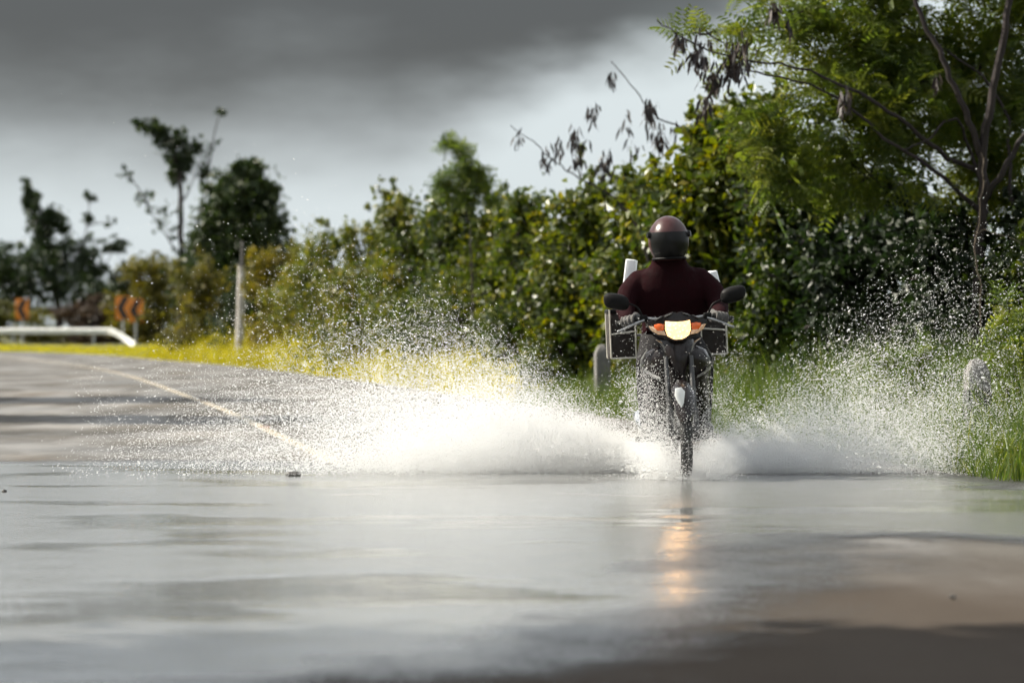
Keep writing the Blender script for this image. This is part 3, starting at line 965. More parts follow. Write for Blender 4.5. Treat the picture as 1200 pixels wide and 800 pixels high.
def verge_points(n, y0, y1, d0, d1, side=1, dens_pow=1.0):
    xs, ys = [], []
    i = np.where((CL[:, 1] > y0) & (CL[:, 1] < y1))[0]
    i = i[i < len(CL) - 30]
    u = rng.uniform(0, len(i) - 1.001, n)
    # uniform in distance along the road
    seg = np.linalg.norm(np.diff(CL[i], axis=0), axis=1); cs = np.concatenate([[0], np.cumsum(seg)])
    s = rng.uniform(0, cs[-1], n)
    px_ = np.interp(s, cs, CL[i, 0]); py_ = np.interp(s, cs, CL[i, 1])
    nx_ = np.interp(s, cs, NOR[i, 0]); ny_ = np.interp(s, cs, NOR[i, 1])
    off = HALF + d0 + (d1 - d0) * rng.uniform(0, 1, n) ** dens_pow
    return px_ + nx_ * off * side, py_ + ny_ * off * side, off - HALF

X, Y, o = verge_points(60000, 48, 118, -0.12, 6.0, 1, 1.4)
patchy = 0.55 + 0.45 * np.sin(X * 1.7 + np.sin(Y * 0.45) * 2) * np.cos(Y * 0.6)
H = np.clip(0.12 + 0.35 * np.minimum(o, 1.4) / 1.4 + 0.25 * np.maximum(patchy, 0), 0.08, 0.8) * rng.uniform(1.0, 2.1, len(X))
grass('roadside_grass', 'sunlit yellow-green grass along the far verge', X, Y, H, rng.uniform(0.010, 0.022, len(X)), 'yellowgrass', 0.5)
X, Y, o = verge_points(42000, 22, 48, -0.10, 5.0, 1, 1.3)
H = np.clip(0.10 + 0.42 * np.minimum(o, 1.6) / 1.6 + 0.25 * rng.random(len(X)), 0.08, 1.0) * rng.uniform(0.6, 1.3, len(X))
k = Y < 29
H = np.where(k, H * 1.25, H)
grass('roadside_grass', 'tall green grass along the verge beside the rider and the guide posts', X, Y, H, rng.uniform(0.006, 0.013, len(X)), 'greengrass', 0.5)
X, Y, o = verge_points(30000, -10, 60, -0.10, 6.0, -1, 1.2)
grass('roadside_grass', 'green grass along the near verge under the shading trees', X, Y, rng.uniform(0.15, 0.5, len(X)), rng.uniform(0.008, 0.014, len(X)), 'greengrass', 0.5)
X, Y, o = verge_points(16000, 112, 191, -0.1, 4.5, 1, 1.2)
grass('roadside_grass', 'short grass between the far bend and the guard rail', X, Y, rng.uniform(0.06, 0.22, len(X)), rng.uniform(0.02, 0.04, len(X)), 'yellowgrass', 0.5)

# ------------------------------------------------------------------ guide posts, pole, guard rail, chevron signs
M['conc'] = concrete('weathered_concrete', (0.17, 0.163, 0.155))
M['concdark'] = plain('dark_paint_band', (0.03, 0.03, 0.034), 0.7, var=0.4)
def guide_post(x, y, d, w, ztop, label, band=True):
    p = px(x, y, d); gz = float(ground_z([p[0]], [d])[0])
    root = empty('guide_post', (p[0], d, gz), (0, R(rng.uniform(-1.5, 1.5)), R(8)))
    tag(root, label, 'guide post', 'concrete guide posts')
    h = ztop - gz
    def ring(z, s): return [(-w / 2 * s, -w / 2 * s, z), (w / 2 * s, -w / 2 * s, z), (w / 2 * s, w / 2 * s, z), (-w / 2 * s, w / 2 * s, z)]
    m = MB(); m.loft([ring(-0.2, 1.0), ring(h - 0.10, 0.96), ring(h - 0.02, 0.55), ring(h, 0.22)]); m.build('post', M['conc'], root, bevel=0.008)
    if not band: return
    m = MB(); m.loft([ring(h * 0.36, 1.03), ring(h * 0.70, 1.02)]); m.build('painted_band', M['concdark'], root)
guide_post(1146, 500, 27.0, 0.165, 0.70, 'concrete guide post with dark painted band in the tall grass')
guide_post(707, 500, 44.0, 0.175, 0.73, 'pale concrete guide post behind the spray near the pannier of the motorcycle', False)

M['concpale'] = concrete('pale_concrete', (0.42, 0.40, 0.37))
def pole():
    d = 99.0
    p = px(280, 400, d); gz = float(ground_z([p[0]], [d])[0])
    root = empty('concrete_pole', (p[0], d, gz), (0, R(1.5), 0))
    tag(root, 'pale concrete pole standing in the grass before the dark rounded tree', 'pole')
    m = MB(); m.tube([(0, 0, -0.2), (0, 0, 1.3), (0, 0, 2.55)], [0.115, 0.105, 0.095], 12); m.build('shaft', M['concpale'], root)
    m = MB(); m.tube([(0, 0, 2.55), (0, 0, 2.60)], [0.12, 0.12], 12); m.tube([(0, 0, 2.60), (0, 0, 3.2)], [0.03, 0.03], 8); m.build('cap', M['conc'], root)
pole()

M['galv'] = plain('white_painted_steel', (0.72, 0.72, 0.69), 0.45, 0.0, 0.10, 3)
M['galvpost'] = plain('galvanised_steel', (0.40, 0.41, 0.41), 0.5, 0.6, 0.15, 6)
def guard_rail():
    root = empty('guard_rail', (-18.9, 188, 0.0))
    tag(root, 'white steel guard rail with turned-down end along the outer bend', 'guard rail')
    path = [(0.55, -1.2, 0.10), (0.1, -0.7, 0.36), (-0.6, -0.25, 0.74), (-1.3, 0, 0.78), (-4, 0.2, 0.78), (-12, 1.0, 0.78), (-24, 2.8, 0.78), (-44, 6.0, 0.78), (-75, 12, 0.78)]
    prof = [(0, 0.155), (0.05, 0.12), (0.08, 0.085), (0.05, 0.045), (0.0, 0.0), (0.05, -0.045), (0.08, -0.085), (0.05, -0.12), (0, -0.155)]
    P = cr(path, 5)
    T = np.gradient(P, axis=0); T /= np.linalg.norm(T, axis=1)[:, None]
    rings = []
    for p, t in zip(P, T):
        up = np.array([0, 0, 1.0]) - t * t[2]; up /= np.linalg.norm(up)
        nrm = np.cross(t, up)
        if nrm[1] > 0: nrm = -nrm
        rings.append([p + nrm * a + up * b for a, b in prof] + [p - nrm * 0.006 + nrm * a + up * b for a, b in prof[::-1]])
    m = MB(); m.loft(rings); m.build('beam', M['galv'], root, angle=60)
    pm = None
    for k, x in enumerate(np.arange(-1.6, -66, -4.0)):
        i = int(np.argmin(np.abs(P[:, 0] - x)))
        y = float(np.interp(-x, -P[:, 0], P[:, 1]))
        if pm is None:
            m = MB(); m.box((0, 0.1, 0.38), (0.12, 0.14, 0.96)); ob = m.build('post', M['galvpost'], root); pm = ob.data
        else:
            ob = link('post', pm, None, root)
        ob.location = (x, y + 0.05, 0)
guard_rail()

M['signyel'] = plain('amber_sign_face', (0.62, 0.20, 0.018), 0.45, 0, 0.08, 4)
M['signblk'] = plain('black_sign_marking', (0.015, 0.012, 0.012), 0.5)
def chevron(x, ytop, d, w, h, label, yaw=0):
    p = px(x, 385, d)
    ztop = CAM_H + (385 - ytop) * d / FPX
    gz = float(ground_z([p[0]], [d])[0])
    root = empty('chevron_sign', (p[0], d, gz), (0, 0, R(yaw)))
    tag(root, label, 'road sign', 'chevron signs on the bend')
    zt = ztop - gz
    m = MB(); m.tube([(0, 0.04, -0.2), (0, 0.04, zt - 0.05)], 0.05, 8); m.build('post', M['galvpost'], root)
    m = MB(); m.box((0, 0, zt - h / 2), (w, 0.02, h), bev=0.008); m.build('panel', M['signyel'], root)
    zc = zt - h / 2; a = w * 0.5; t = w * 0.42
    o = [(-a * 0.80, zc), (a * 0.0, zc + h * 0.47), (a * 0.0 + t, zc + h * 0.47), (-a * 0.80 + t, zc), (a * 0.0 + t, zc - h * 0.47), (a * 0.0, zc - h * 0.47)]
    f = [(q[0], -0.014, q[1]) for q in o]
    m = MB(); m.add(f + [(q[0], -0.011, q[1]) for q in o], [(0, 1, 2, 3), (0, 3, 4, 5), (6, 9, 8, 7), (6, 11, 10, 9)] + [(i, (i + 1) % 6, (i + 1) % 6 + 6, i + 6) for i in range(6)])
    m.build('chevron_mark', M['signblk'], root, smooth=False)
chevron(26, 350, 196, 0.68, 1.05, 'single amber chevron sign standing alone behind the guard rail', 0)
chevron(144, 347, 192, 0.74, 1.18, 'amber chevron sign of the close pair, the one over the rail end', 6)
chevron(159, 350, 195, 0.74, 1.18, 'amber chevron sign of the close pair, the one nearer the olive bush', 6)

# ------------------------------------------------------------------ litter on the road
M['stone'] = plain('wet_stone', (0.05, 0.045, 0.04), 0.35, var=0.4, scale=30)
def stone(x, y, w, h, label, seed):
    d = CAM_H * FPX / (y - 385)
    p = px(x, y, d)
    r = np.random.default_rng(seed)
    bm = bmesh.new(); bmesh.ops.create_icosphere(bm, subdivisions=3, radius=1.0)
    off = r.normal(size=(6, 3))
    for v in bm.verts:
        k = 1 + 0.12 * sum(math.sin(v.co.dot(Vector(o)) * 1.6) for o in off) / 2
        v.co = Vector((v.co.x * w / 2 * k, v.co.y * w * 0.38 * k, v.co.z * h / 2 * k))
    for f in bm.faces: f.smooth = True
    me = bpy.data.meshes.new('stone'); bm.to_mesh(me); bm.free()
    o = link('stone', me, M['stone']); o.location = (p[0], d, 0.008 + h * 0.22)
    tag(o, label, 'stone')
stone(345, 559, 0.095, 0.045, 'dark flat stone lying in the puddle before the spray', 3)
stone(5, 578, 0.03, 0.02, 'small pebble in the puddle far from the rider', 4)
stone(1117, 703, 0.025, 0.015, 'tiny stone on the dry brown asphalt', 5)
M['fallen'] = plain('fallen_leaf', (0.16, 0.06, 0.03), 0.6, var=0.3)
def fallen_leaf(x, y, label, s, rz):
    d = CAM_H * FPX / (y - 385)
    p = px(x, y, d)
    V, F = [], []
    n = 7
    for i in range(n):
        t = i / (n - 1); w = math.sin(math.pi * t) ** 0.8 * 0.28
        V += [(t - .5, -w, 0.10 * w + 0.12 * t * t), (t - .5, 0, 0.10 * t * t), (t - .5, w, 0.14 * w + 0.12 * t * t)]
        if i: F += [(3 * i - 3, 3 * i, 3 * i + 1, 3 * i - 2), (3 * i - 2, 3 * i + 1, 3 * i + 2, 3 * i - 1)]
    m = MB(); m.add([tuple(c * s for c in v) for v in V], F)
    o = m.build('fallen_leaf', M['fallen']); o.location = (p[0], d, 0.012); o.rotation_euler = (0, 0, rz)
    tag(o, label, 'leaf')
fallen_leaf(236, 471, 'reddish fallen leaf on the centre line away from the puddle', 0.16, 0.4)
fallen_leaf(311, 503, 'reddish fallen leaf on the centre line close to the puddle', 0.15, 1.2)

# ------------------------------------------------------------------ motorcycle (local: x = its left side, y = backwards, z = up, origin at the front tyre's contact)
BIKE_LOC, BIKE_ROT = (1.04, 23.02, 0.004), (0, R(-2.4), R(1.5))
M['black'] = plain('black_plastic', (0.008, 0.0075, 0.0075), 0.5, 0, 0.3, 25, 0.15, spec=0.10)
M['gloss'] = plain('dark_gloss_bodywork', (0.013, 0.010, 0.010), 0.22, 0, 0.2, 12, 0, 0.08, spec=0.25)
M['rubber'] = plain('tyre_rubber', (0.020, 0.020, 0.020), 0.75, 0, 0.3, 30, 0.4)
M['steel'] = plain('brushed_steel', (0.28, 0.28, 0.28), 0.32, 1.0, 0.2, 30)
M['chrome'] = plain('chrome', (0.75, 0.75, 0.76), 0.10, 1.0, 0.08, 10)
M['alu'] = plain('cast_aluminium', (0.07, 0.07, 0.07), 0.45, 0.8, 0.3, 20, 0.2)
M['seat'] = plain('black_vinyl', (0.012, 0.012, 0.012), 0.6, 0, 0.2, 40, 0.4, spec=0.2)
M['mirror'] = plain('mirror_glass', (0.8, 0.8, 0.8), 0.03, 1.0, 0.02)
M['white'] = plain('white_plastic', (0.78, 0.79, 0.78), 0.35, 0, 0.06, 8)
M['lamp'] = emit('lit_headlight_glass', (1.0, 0.56, 0.19), 1.5)
M['signal'] = emit('amber_signal_glass', (1.0, 0.20, 0.04), 0.12, (0.5, 0.09, 0.02))
M['clearlens'] = emit('side_lens_glass', (1.0, 0.55, 0.25), 0.18, (0.25, 0.21, 0.17))
M['tail'] = plain('red_tail_glass', (0.35, 0.01, 0.01), 0.12, 0, 0.1, 8)

bike = empty('motorcycle', BIKE_LOC, BIKE_ROT)
tag(bike, 'dark underbone motorcycle with lit headlight ploughing through the puddle', 'motorcycle')

def sring(c, a, b, n=20, e=2.6, plane='xz'):
    out = []
    for k in range(n):
        t = 2 * math.pi * k / n
        u = math.copysign(abs(math.cos(t)) ** (2 / e), math.cos(t)) * a
        v = math.copysign(abs(math.sin(t)) ** (2 / e), math.sin(t)) * b
        out.append((c[0] + u, c[1], c[2] + v) if plane == 'xz' else (c[0] + u, c[1] + v, c[2]))
    return out

def wheel(name, y, rw, rt, sx):
    w = empty(name); w.parent = bike
    z = rw
    MB().torus((0, y, z), rw - rt, rt, 48, 12, sx).build('tyre', M['rubber'], w)
    m = MB(); m.torus((0, y, z), rw - 2 * rt + 0.006, 0.014, 48, 8, 1.4); m.build('rim', M['chrome'], w)
    m = MB(); m.tube([(-0.05, y, z), (0.05, y, z)], [0.045, 0.045], 16); m.tube([(-0.075, y, z), (0.075, y, z)], 0.010, 8); m.build('hub', M['alu'], w)
    sm = None
    for k in range(18):
        a = 2 * math.pi * k / 18
        if sm is None:
            m = MB(); m.tube([(0.03, 0, 0.04), (0.0, 0.02, rw - 2 * rt + 0.004)], 0.0022, 5); sp = m.build('spoke', M['steel'], w); sm = sp.data
        else:
            sp = link('spoke', sm, None, w)
        sp.location = (0, y, z); sp.rotation_euler = (a, 0, math.pi if k % 2 else 0)
    return w
wheel('front_wheel', 0.0, 0.28, 0.036, 1.0)
wheel('rear_wheel', 1.22, 0.285, 0.042, 1.05)
for sx in (-1, 1):
    m = MB()
    m.tube([(sx * 0.075, 0.0, 0.27), (sx * 0.075, 0.055, 0.43)], [0.021, 0.023], 12)
    m.tube([(sx * 0.075, 0.055, 0.43), (sx * 0.075, 0.17, 0.74)], [0.015, 0.015], 12)
    m.tube([(sx * 0.045, 0, 0.28), (sx * 0.09, 0, 0.28)], [0.016, 0.016], 10)
    m.build('fork_leg', M['alu'], bike)
# front fender: arc over the tyre
rings = []
for i in range(15):
    a = R(30 + 135 * i / 14)               # 90 = top of the wheel; small angle = towards the rider
    w = 0.058 * (0.55 + 0.45 * math.sin(math.pi * i / 14) ** 0.5)
    ring = []
    for k in range(9):
        t = -1 + 2 * k / 8
        rr = 0.322 - 0.055 * abs(t) ** 2.2
        ring.append((w * t * 1.15, rr * math.cos(a), 0.28 + rr * math.sin(a)))
    for k in range(8, -1, -1):
        t = -1 + 2 * k / 8
        rr = 0.317 - 0.055 * abs(t) ** 2.2
        ring.append((w * t * 1.1, rr * math.cos(a), 0.28 + rr * math.sin(a)))
    rings.append(ring)
fend = MB().loft(rings).build('front_fender', M['gloss'], bike)
m = MB(); m.prism([(-0.055, 0.555), (-0.02, 0.560), (0.0, 0.535), (-0.010, 0.465), (-0.025, 0.440), (-0.045, 0.475), (-0.060, 0.515)], -0.275, 0.03, 2.0)
m.build('fender_badge', M['white'], fend)

# leg shields: one shell per side, plus the centre cover
def shield(sx):
    st = [(0.80, 0.05, 0.135, 0.20, 0.34), (0.775, 0.045, 0.185, 0.19, 0.38), (0.72, 0.045, 0.212, 0.185, 0.42), (0.655, 0.05, 0.216, 0.20, 0.44), (0.60, 0.055, 0.200, 0.225, 0.45),
          (0.52, 0.055, 0.205, 0.245, 0.46), (0.42, 0.055, 0.200, 0.27, 0.47), (0.33, 0.05, 0.195, 0.29, 0.47), (0.26, 0.045, 0.175, 0.32, 0.46), (0.22, 0.045, 0.13, 0.34, 0.45)]
    rings = []
    for z, x0, x1, yf, yb in st:
        out, inn = [], []
        for k in range(9):
            t = k / 8
            x = x0 + (x1 - x0) * math.sin(t * math.pi / 2)
            y = yf + (yb - yf) * (1 - math.cos(t * math.pi / 2)) 
            out.append((sx * x, y, z)); inn.append((sx * (x - 0.006), y + 0.010, z))
        rings.append(out + inn[::-1])
    o = MB().loft(rings).build('leg_shield', M['gloss'], bike, angle=50)
    # pale steel strips added in place of the highlights along the shield's ridges
    m = MB(); m.tube([(sx * 0.180, 0.262, 0.785), (sx * 0.213, 0.33, 0.73), (sx * 0.220, 0.36, 0.66)], [0.004, 0.007, 0.003], 6); m.build('edge_highlight_strip', M['steel'], o)
    m = MB(); m.loft([[(sx * 0.200, 0.295, 0.672), (sx * 0.203, 0.30, 0.655), (sx * 0.206, 0.315, 0.662)], [(sx * 0.155, 0.235, 0.640), (sx * 0.150, 0.24, 0.620), (sx * 0.158, 0.255, 0.630)], [(sx * 0.115, 0.205, 0.620), (sx * 0.110, 0.215, 0.606), (sx * 0.118, 0.225, 0.612)]]); m.build('lower_highlight_strip', M['steel'], o)
    return o
shield(-1); shield(1)
rings = []
for z, w, yf in [(0.84, 0.10, 0.165), (0.80, 0.105, 0.145), (0.72, 0.085, 0.135), (0.64, 0.07, 0.14), (0.56, 0.062, 0.175), (0.48, 0.058, 0.215), (0.40, 0.055, 0.25)]:
    rings.append([(-w, yf + 0.09, z), (-w * 0.8, yf + 0.03, z), (-w * 0.35, yf + 0.004, z), (0, yf - 0.004, z), (w * 0.35, yf + 0.004, z), (w * 0.8, yf + 0.03, z), (w, yf + 0.09, z), (0, yf + 0.12, z)])
MB().loft(rings).build('centre_cover', M['gloss'], bike, angle=50)
for sx in (-1, 1):
    m = MB(); m.tube([(sx * 0.135, 0.105, 0.845), (sx * 0.105, 0.118, 0.825), (sx * 0.085, 0.135, 0.795), (sx * 0.078, 0.14, 0.765)], [0.003, 0.006, 0.006, 0.003], 6)
    m.build('cover_trim', M['steel'], bike)

# headlight unit with cowl
def hp(X, Y):
    return ((760 + X / 13.33 - 790) / 192, CAM_H - ((350 + Y / 13.33) - 385) / 192)
head = empty('headlight'); head.parent = bike
mir = lambda L: [(-x, z) for x, z in L][::-1]
half = [(400, 232), (465, 212), (600, 262), (745, 318), (865, 345), (858, 418), (720, 560), (600, 625), (470, 665), (400, 668)]
out = [hp(*p) for p in half]
full = out + [(-x, z) for x, z in out[::-1][1:-1]]
m = MB(); m.prism(full, 0.115, 0.20, 1.4); m.build('cowl', M['gloss'], head, bevel=0.006)
lens = [hp(*p) for p in [(210, 350), (300, 362), (400, 368), (500, 362), (592, 348), (602, 480), (572, 575), (510, 618), (455, 640), (345, 640), (290, 618), (232, 580), (203, 480)]]
m = MB(); m.prism(lens, 0.100, 0.03, 1.4); m.build('lens', M['lamp'], head, bevel=0.003)
for sx in (1, -1):
    sg = [(x * sx, z) for x, z in [hp(*p) for p in [(615, 400), (690, 385), (765, 400), (752, 470), (690, 505), (618, 490)]]]
    m = MB(); m.prism(sg, 0.101, 0.03, 1.4); m.build('turn_signal', M['signal'], head, bevel=0.002)
    cl_ = [(x * sx, z) for x, z in [hp(*p) for p in [(776, 425), (845, 415), (800, 492), (705, 552), (585, 574), (612, 500), (690, 518), (762, 482)]]]
    m = MB(); m.prism(cl_, 0.103, 0.03, 1.4); m.build('side_lens', M['clearlens'], head)
    tp = [(x * sx, z) for x, z in [hp(*p) for p in [(470, 222), (590, 262), (600, 290), (480, 252)]]]
    m = MB(); m.prism(tp, 0.108, 0.04, 1.4); m.build('cowl_ridge', M['alu'], head)
    tp = [(x * sx, z) for x, z in [hp(*p) for p in [(640, 268), (750, 322), (740, 345), (640, 298)]]]
    m = MB(); m.prism(tp, 0.108, 0.04, 1.4); m.build('cowl_ridge', M['alu'], head)

beam = bpy.data.lights.new('headlight_beam', 'SPOT')
beam.energy, beam.color, beam.spot_size, beam.spot_blend, beam.shadow_soft_size = 2.2, (1.0, 0.55, 0.22), R(70), 0.6, 0.05
bo = bpy.data.objects.new('headlight_beam', beam); COL.objects.link(bo)
bo.parent = head; bo.location = (0, 0.03, 0.915); bo.rotation_euler = (R(-86), 0, 0)

# handlebar, grips, levers, mirrors
hb = MB(); hb.tube(cr([(-0.315, 0.37, 0.955), (-0.20, 0.30, 0.975), (-0.08, 0.25, 0.965), (0.08, 0.25, 0.965), (0.20, 0.30, 0.975), (0.315, 0.37, 0.955)], 5), 0.011, 10)
hb = hb.build('handlebar', M['steel'], bike)
for sx in (-1, 1):
    m = MB(); m.tube([(sx * 0.22, 0.312, 0.972), (sx * 0.345, 0.387, 0.950)], [0.0165, 0.0165], 14); m.tube([(sx * 0.345, 0.387, 0.950), (sx * 0.352, 0.391, 0.949)], [0.021, 0.021], 14); m.build('grip', M['rubber'], hb)
    m = MB(); m.tube(cr([(sx * 0.19, 0.265, 0.965), (sx * 0.25, 0.262, 0.945), (sx * 0.345, 0.30, 0.905)], 4), [0.009] * 4 + [0.007] * 5, 8); m.ellipsoid((sx * 0.348, 0.30, 0.904), (0.010, 0.010, 0.010), 10, 6); m.build('brake_lever', M['steel'], hb)
    m = MB(); m.box((sx * 0.195, 0.285, 0.975), (0.05, 0.045, 0.045), bev=0.01); m.build('switch_housing', M['black'], hb)
    mr = empty('mirror'); mr.parent = bike
    m = MB(); m.tube(cr([(sx * 0.20, 0.285, 0.99), (sx * 0.235, 0.27, 1.05), (sx * 0.33, 0.28, 1.085)], 4), 0.006, 8); m.build('mirror_stalk', M['black'], mr)
    zc = 1.085 + (0.015 if sx > 0 else 0.0)
    rr = []
    for yy, s in [(0.235, 0.35), (0.242, 0.72), (0.258, 0.95), (0.278, 1.0), (0.290, 0.97)]:
        rr.append([(p[0], p[1], p[2] + (p[0] - sx * 0.355) * sx * 0.18) for p in sring((sx * 0.355, yy, zc), 0.078 * s, 0.050 * s, 22, 2.8)])
    m = MB(); m.loft(rr); m.build('mirror_shell', M['black'], mr)
    m = MB(); m.loft([[(p[0], p[1], p[2] + (p[0] - sx * 0.355) * sx * 0.18) for p in sring((sx * 0.355, yy, zc), 0.072, 0.045, 22, 2.8)] for yy in (0.2905, 0.293)]); m.build('mirror_glass', M['mirror'], mr)

# frame, engine, seat, tail
m = MB(); m.tube(cr([(0, 0.20, 0.86), (0, 0.30, 0.72), (0, 0.46, 0.50), (0, 0.66, 0.46), (0, 0.84, 0.56), (0, 1.05, 0.68), (0, 1.45, 0.74)], 5), 0.030, 10); m.build('frame', M['black'], bike)
m = MB(); m.box((0, 0.63, 0.30), (0.20, 0.30, 0.19), bev=0.03); m.tube([(0, 0.50, 0.33), (0, 0.36, 0.36)], [0.065, 0.055], 14); m.tube([(-0.14, 0.66, 0.29), (0.14, 0.66, 0.29)], [0.085, 0.085], 18); m.build('engine', M['alu'], bike)
rr = []
for y, w, z, h in [(0.52, 0.055, 0.66, 0.03), (0.60, 0.095, 0.715, 0.045), (0.75, 0.12, 0.745, 0.05), (0.95, 0.125, 0.765, 0.05), (1.15, 0.12, 0.790, 0.05), (1.32, 0.10, 0.800, 0.045), (1.42, 0.06, 0.800, 0.025)]:
    rr.append(sring((0, y, z), w, h, 20, 3))
MB().loft(rr).build('seat', M['seat'], bike)
rr = []
for y, w, z, h in [(0.50, 0.06, 0.58, 0.06), (0.66, 0.09, 0.60, 0.10), (0.90, 0.115, 0.62, 0.10), (1.15, 0.115, 0.67, 0.085), (1.40, 0.09, 0.72, 0.06), (1.56, 0.05, 0.76, 0.035)]:
    rr.append(sring((0, y, z), w, h, 20, 2.8))
MB().loft(rr).build('side_cover', M['gloss'], bike)
m = MB(); m.box((0, 1.575, 0.76), (0.13, 0.04, 0.07), bev=0.015); m.build('tail_light', M['tail'], bike)
m = MB(); m.loft([[(-0.07, 1.50, 0.72), (0.07, 1.50, 0.72), (0.07, 1.505, 0.72), (-0.07, 1.505, 0.72)], [(-0.08, 1.66, 0.45), (0.08, 1.66, 0.45), (0.08, 1.665, 0.45), (-0.08, 1.665, 0.45)]]); m.build('rear_fender', M['black'], bike)
for sx in (-1, 1):
    m = MB(); m.tube([(sx * 0.10, 0.74, 0.33), (sx * 0.105, 1.22, 0.285)], [0.022, 0.020], 10); m.build('swingarm', M['black'], bike)
    m = MB(); m.tube([(sx * 0.115, 1.19, 0.32), (sx * 0.115, 1.08, 0.60)], [0.026, 0.026], 12); m.build('shock_absorber', M['steel'], bike)
    m = MB(); m.tube([(sx * 0.09, 0.60, 0.235), (sx * 0.255, 0.60, 0.235)], [0.016, 0.018], 10); m.build('footpeg', M['rubber'], bike)
m = MB(); m.tube(cr([(0.05, 0.42, 0.33), (-0.08, 0.46, 0.22), (-0.13, 0.75, 0.20), (-0.15, 1.0, 0.25)], 5), 0.018, 10); m.tube([(-0.15, 0.98, 0.25), (-0.16, 1.10, 0.285), (-0.165, 1.55, 0.35)], [0.03, 0.045, 0.045], 14); m.build('exhaust', M['chrome'], bike)
m = MB()
for sx in (-1, 1):
    m.tube([(sx * 0.11, 0.98, 0.86), (sx * 0.11, 1.55, 0.87)], 0.009, 8)
    m.tube([(sx * 0.11, 1.10, 0.86), (sx * 0.10, 1.10, 0.70)], 0.008, 8)
    m.tube([(sx * 0.11, 1.50, 0.87), (sx * 0.07, 1.48, 0.74)], 0.008, 8)
for y in (1.05, 1.20, 1.35, 1.50):
    m.tube([(-0.20, y, 0.872), (0.20, y, 0.872)], 0.008, 8)
m.build('luggage_rack', M['steel'], bike)

# panniers and parcels
M['pannier'] = plain('dark_brown_canvas', (0.018, 0.013, 0.010), 0.7, 0, 0.35, 30, 0.5)
M['foam'] = plain('white_foam', (0.80, 0.81, 0.82), 0.6, 0, 0.05, 25, 0.2)
M['paletrim'] = plain('pale_metal_edge', (0.55, 0.52, 0.45), 0.4, 0.3, 0.15, 20)
def pannier(sx, label):
    r = empty('pannier', BIKE_LOC, BIKE_ROT); tag(r, label, 'pannier', 'side panniers of the motorcycle')
    x0, x1 = sx * 0.195, sx * 0.365
    xc = (x0 + x1) / 2; w = 0.17
    MB().box((xc, 1.22, 0.875), (w, 0.46, 0.29), bev=0.018).build('case', M['pannier'], r)
    MB().box((xc, 1.22, 1.030), (w + 0.012, 0.475, 0.026), bev=0.008).build('lid', M['black'], r)
    for y in (0.985, 1.455):
        m = MB()
        for x in (x0 + sx * 0.01, x1 - sx * 0.002):
            m.tube([(x, y, 0.735), (x, y, 1.04)], 0.0065, 6)
        m.tube([(x0, y, 0.90), (x1, y, 0.885)], 0.006, 6)
        m.tube([(x0, y, 0.735), (x1, y, 0.735)], 0.006, 6)
        m.build('frame', M['paletrim'], r)
    m = MB(); m.box((xc, 0.982, 1.0), (0.03, 0.014, 0.05), bev=0.004); m.build('latch', M['steel'], r)
    return r
pannier(-1, 'dark boxy pannier with pale edges, on the side of the raised white slab')
pannier(1, 'dark boxy pannier on the side of the low white slab')
def slab(sx, z1, label, tilt):
    o = MB().box((0, 0, (z1 - 1.045) / 2), (0.062, 0.30, z1 - 1.045), bev=0.008).build('foam_slab', M['foam'])
    M4 = Matrix.LocRotScale(Vector(BIKE_LOC), Euler(BIKE_ROT), None) @ Matrix.LocRotScale(Vector((sx * 0.265 + 0.02 + (0.04 if sx > 0 else 0.0), 1.2, 1.044)), Euler((0, tilt, R(6 * sx))), None)
    o.matrix_world = M4
    tag(o, label, 'parcel', 'white slabs carried on the panniers')
slab(-1, 1.355, 'tall white foam slab standing on the pannier behind the lit shoulder', R(9))
slab(1, 1.26, 'low white foam slab standing on the pannier behind the shaded shoulder', R(-12))

# ------------------------------------------------------------------ rider
def remeshed(name, mb, voxel, smooth_it=6, mat=None):
    me = bpy.data.meshes.new(name)
    me.from_pydata(mb.v, [], mb.f)
    bm = bmesh.new(); bm.from_mesh(me); bmesh.ops.recalc_face_normals(bm, faces=bm.faces[:]); bm.to_mesh(me); bm.free()
    o = bpy.data.objects.new(name, me); COL.objects.link(o)
    r = o.modifiers.new('r', 'REMESH'); r.mode = 'VOXEL'; r.voxel_size = voxel; r.use_smooth_shade = True
    s_ = o.modifiers.new('s', 'SMOOTH'); s_.factor = 0.5; s_.iterations = smooth_it
    dg = bpy.context.evaluated_depsgraph_get(); dg.update()
    m2 = bpy.data.meshes.new_from_object(o.evaluated_get(dg))
    bpy.data.objects.remove(o)
    m2.polygons.foreach_set('use_smooth', np.ones(len(m2.polygons), bool))
    m2.name = name
    return m2

def chain(mb, pts, rad, n=14):
    """tapered limb with rounded joints"""
    P = cr(pts, 5) if len(pts) > 2 else np.array(pts, float)
    rr = np.interp(np.linspace(0, 1, len(P)), np.linspace(0, 1, len(rad)), rad)
    mb.tube(P, list(rr), n)
    for p, r in ((P[0], rr[0]), (P[-1], rr[-1])):
        mb.ellipsoid(p, (r, r, r), 12, 8)

M['skin'] = plain('skin', (0.30, 0.17, 0.11), 0.5, 0, 0.1, 20)
M['jacket'] = plain('dark_maroon_jacket', (0.014, 0.0034, 0.0046), 0.9, 0, 0.25, 22, 0.6, spec=0.06)
M['trousers'] = plain('black_trousers', (0.012, 0.011, 0.012), 0.85, 0, 0.25, 22, 0.6, spec=0.2)
M['glove'] = plain('grey_knit_glove', (0.085, 0.08, 0.078), 0.8, 0, 0.2, 60, 0.6)
M['shoe'] = plain('dark_rubber_boot', (0.025, 0.022, 0.020), 0.4, 0, 0.2, 22)
M['helmet'] = plain('maroon_helmet_shell', (0.040, 0.011, 0.011), 0.36, 0, 0.15, 10, 0, 0.1, spec=0.35)
M['visor'] = plain('dark_visor', (0.006, 0.006, 0.006), 0.30, 0, 0.05, 6, spec=0.2)

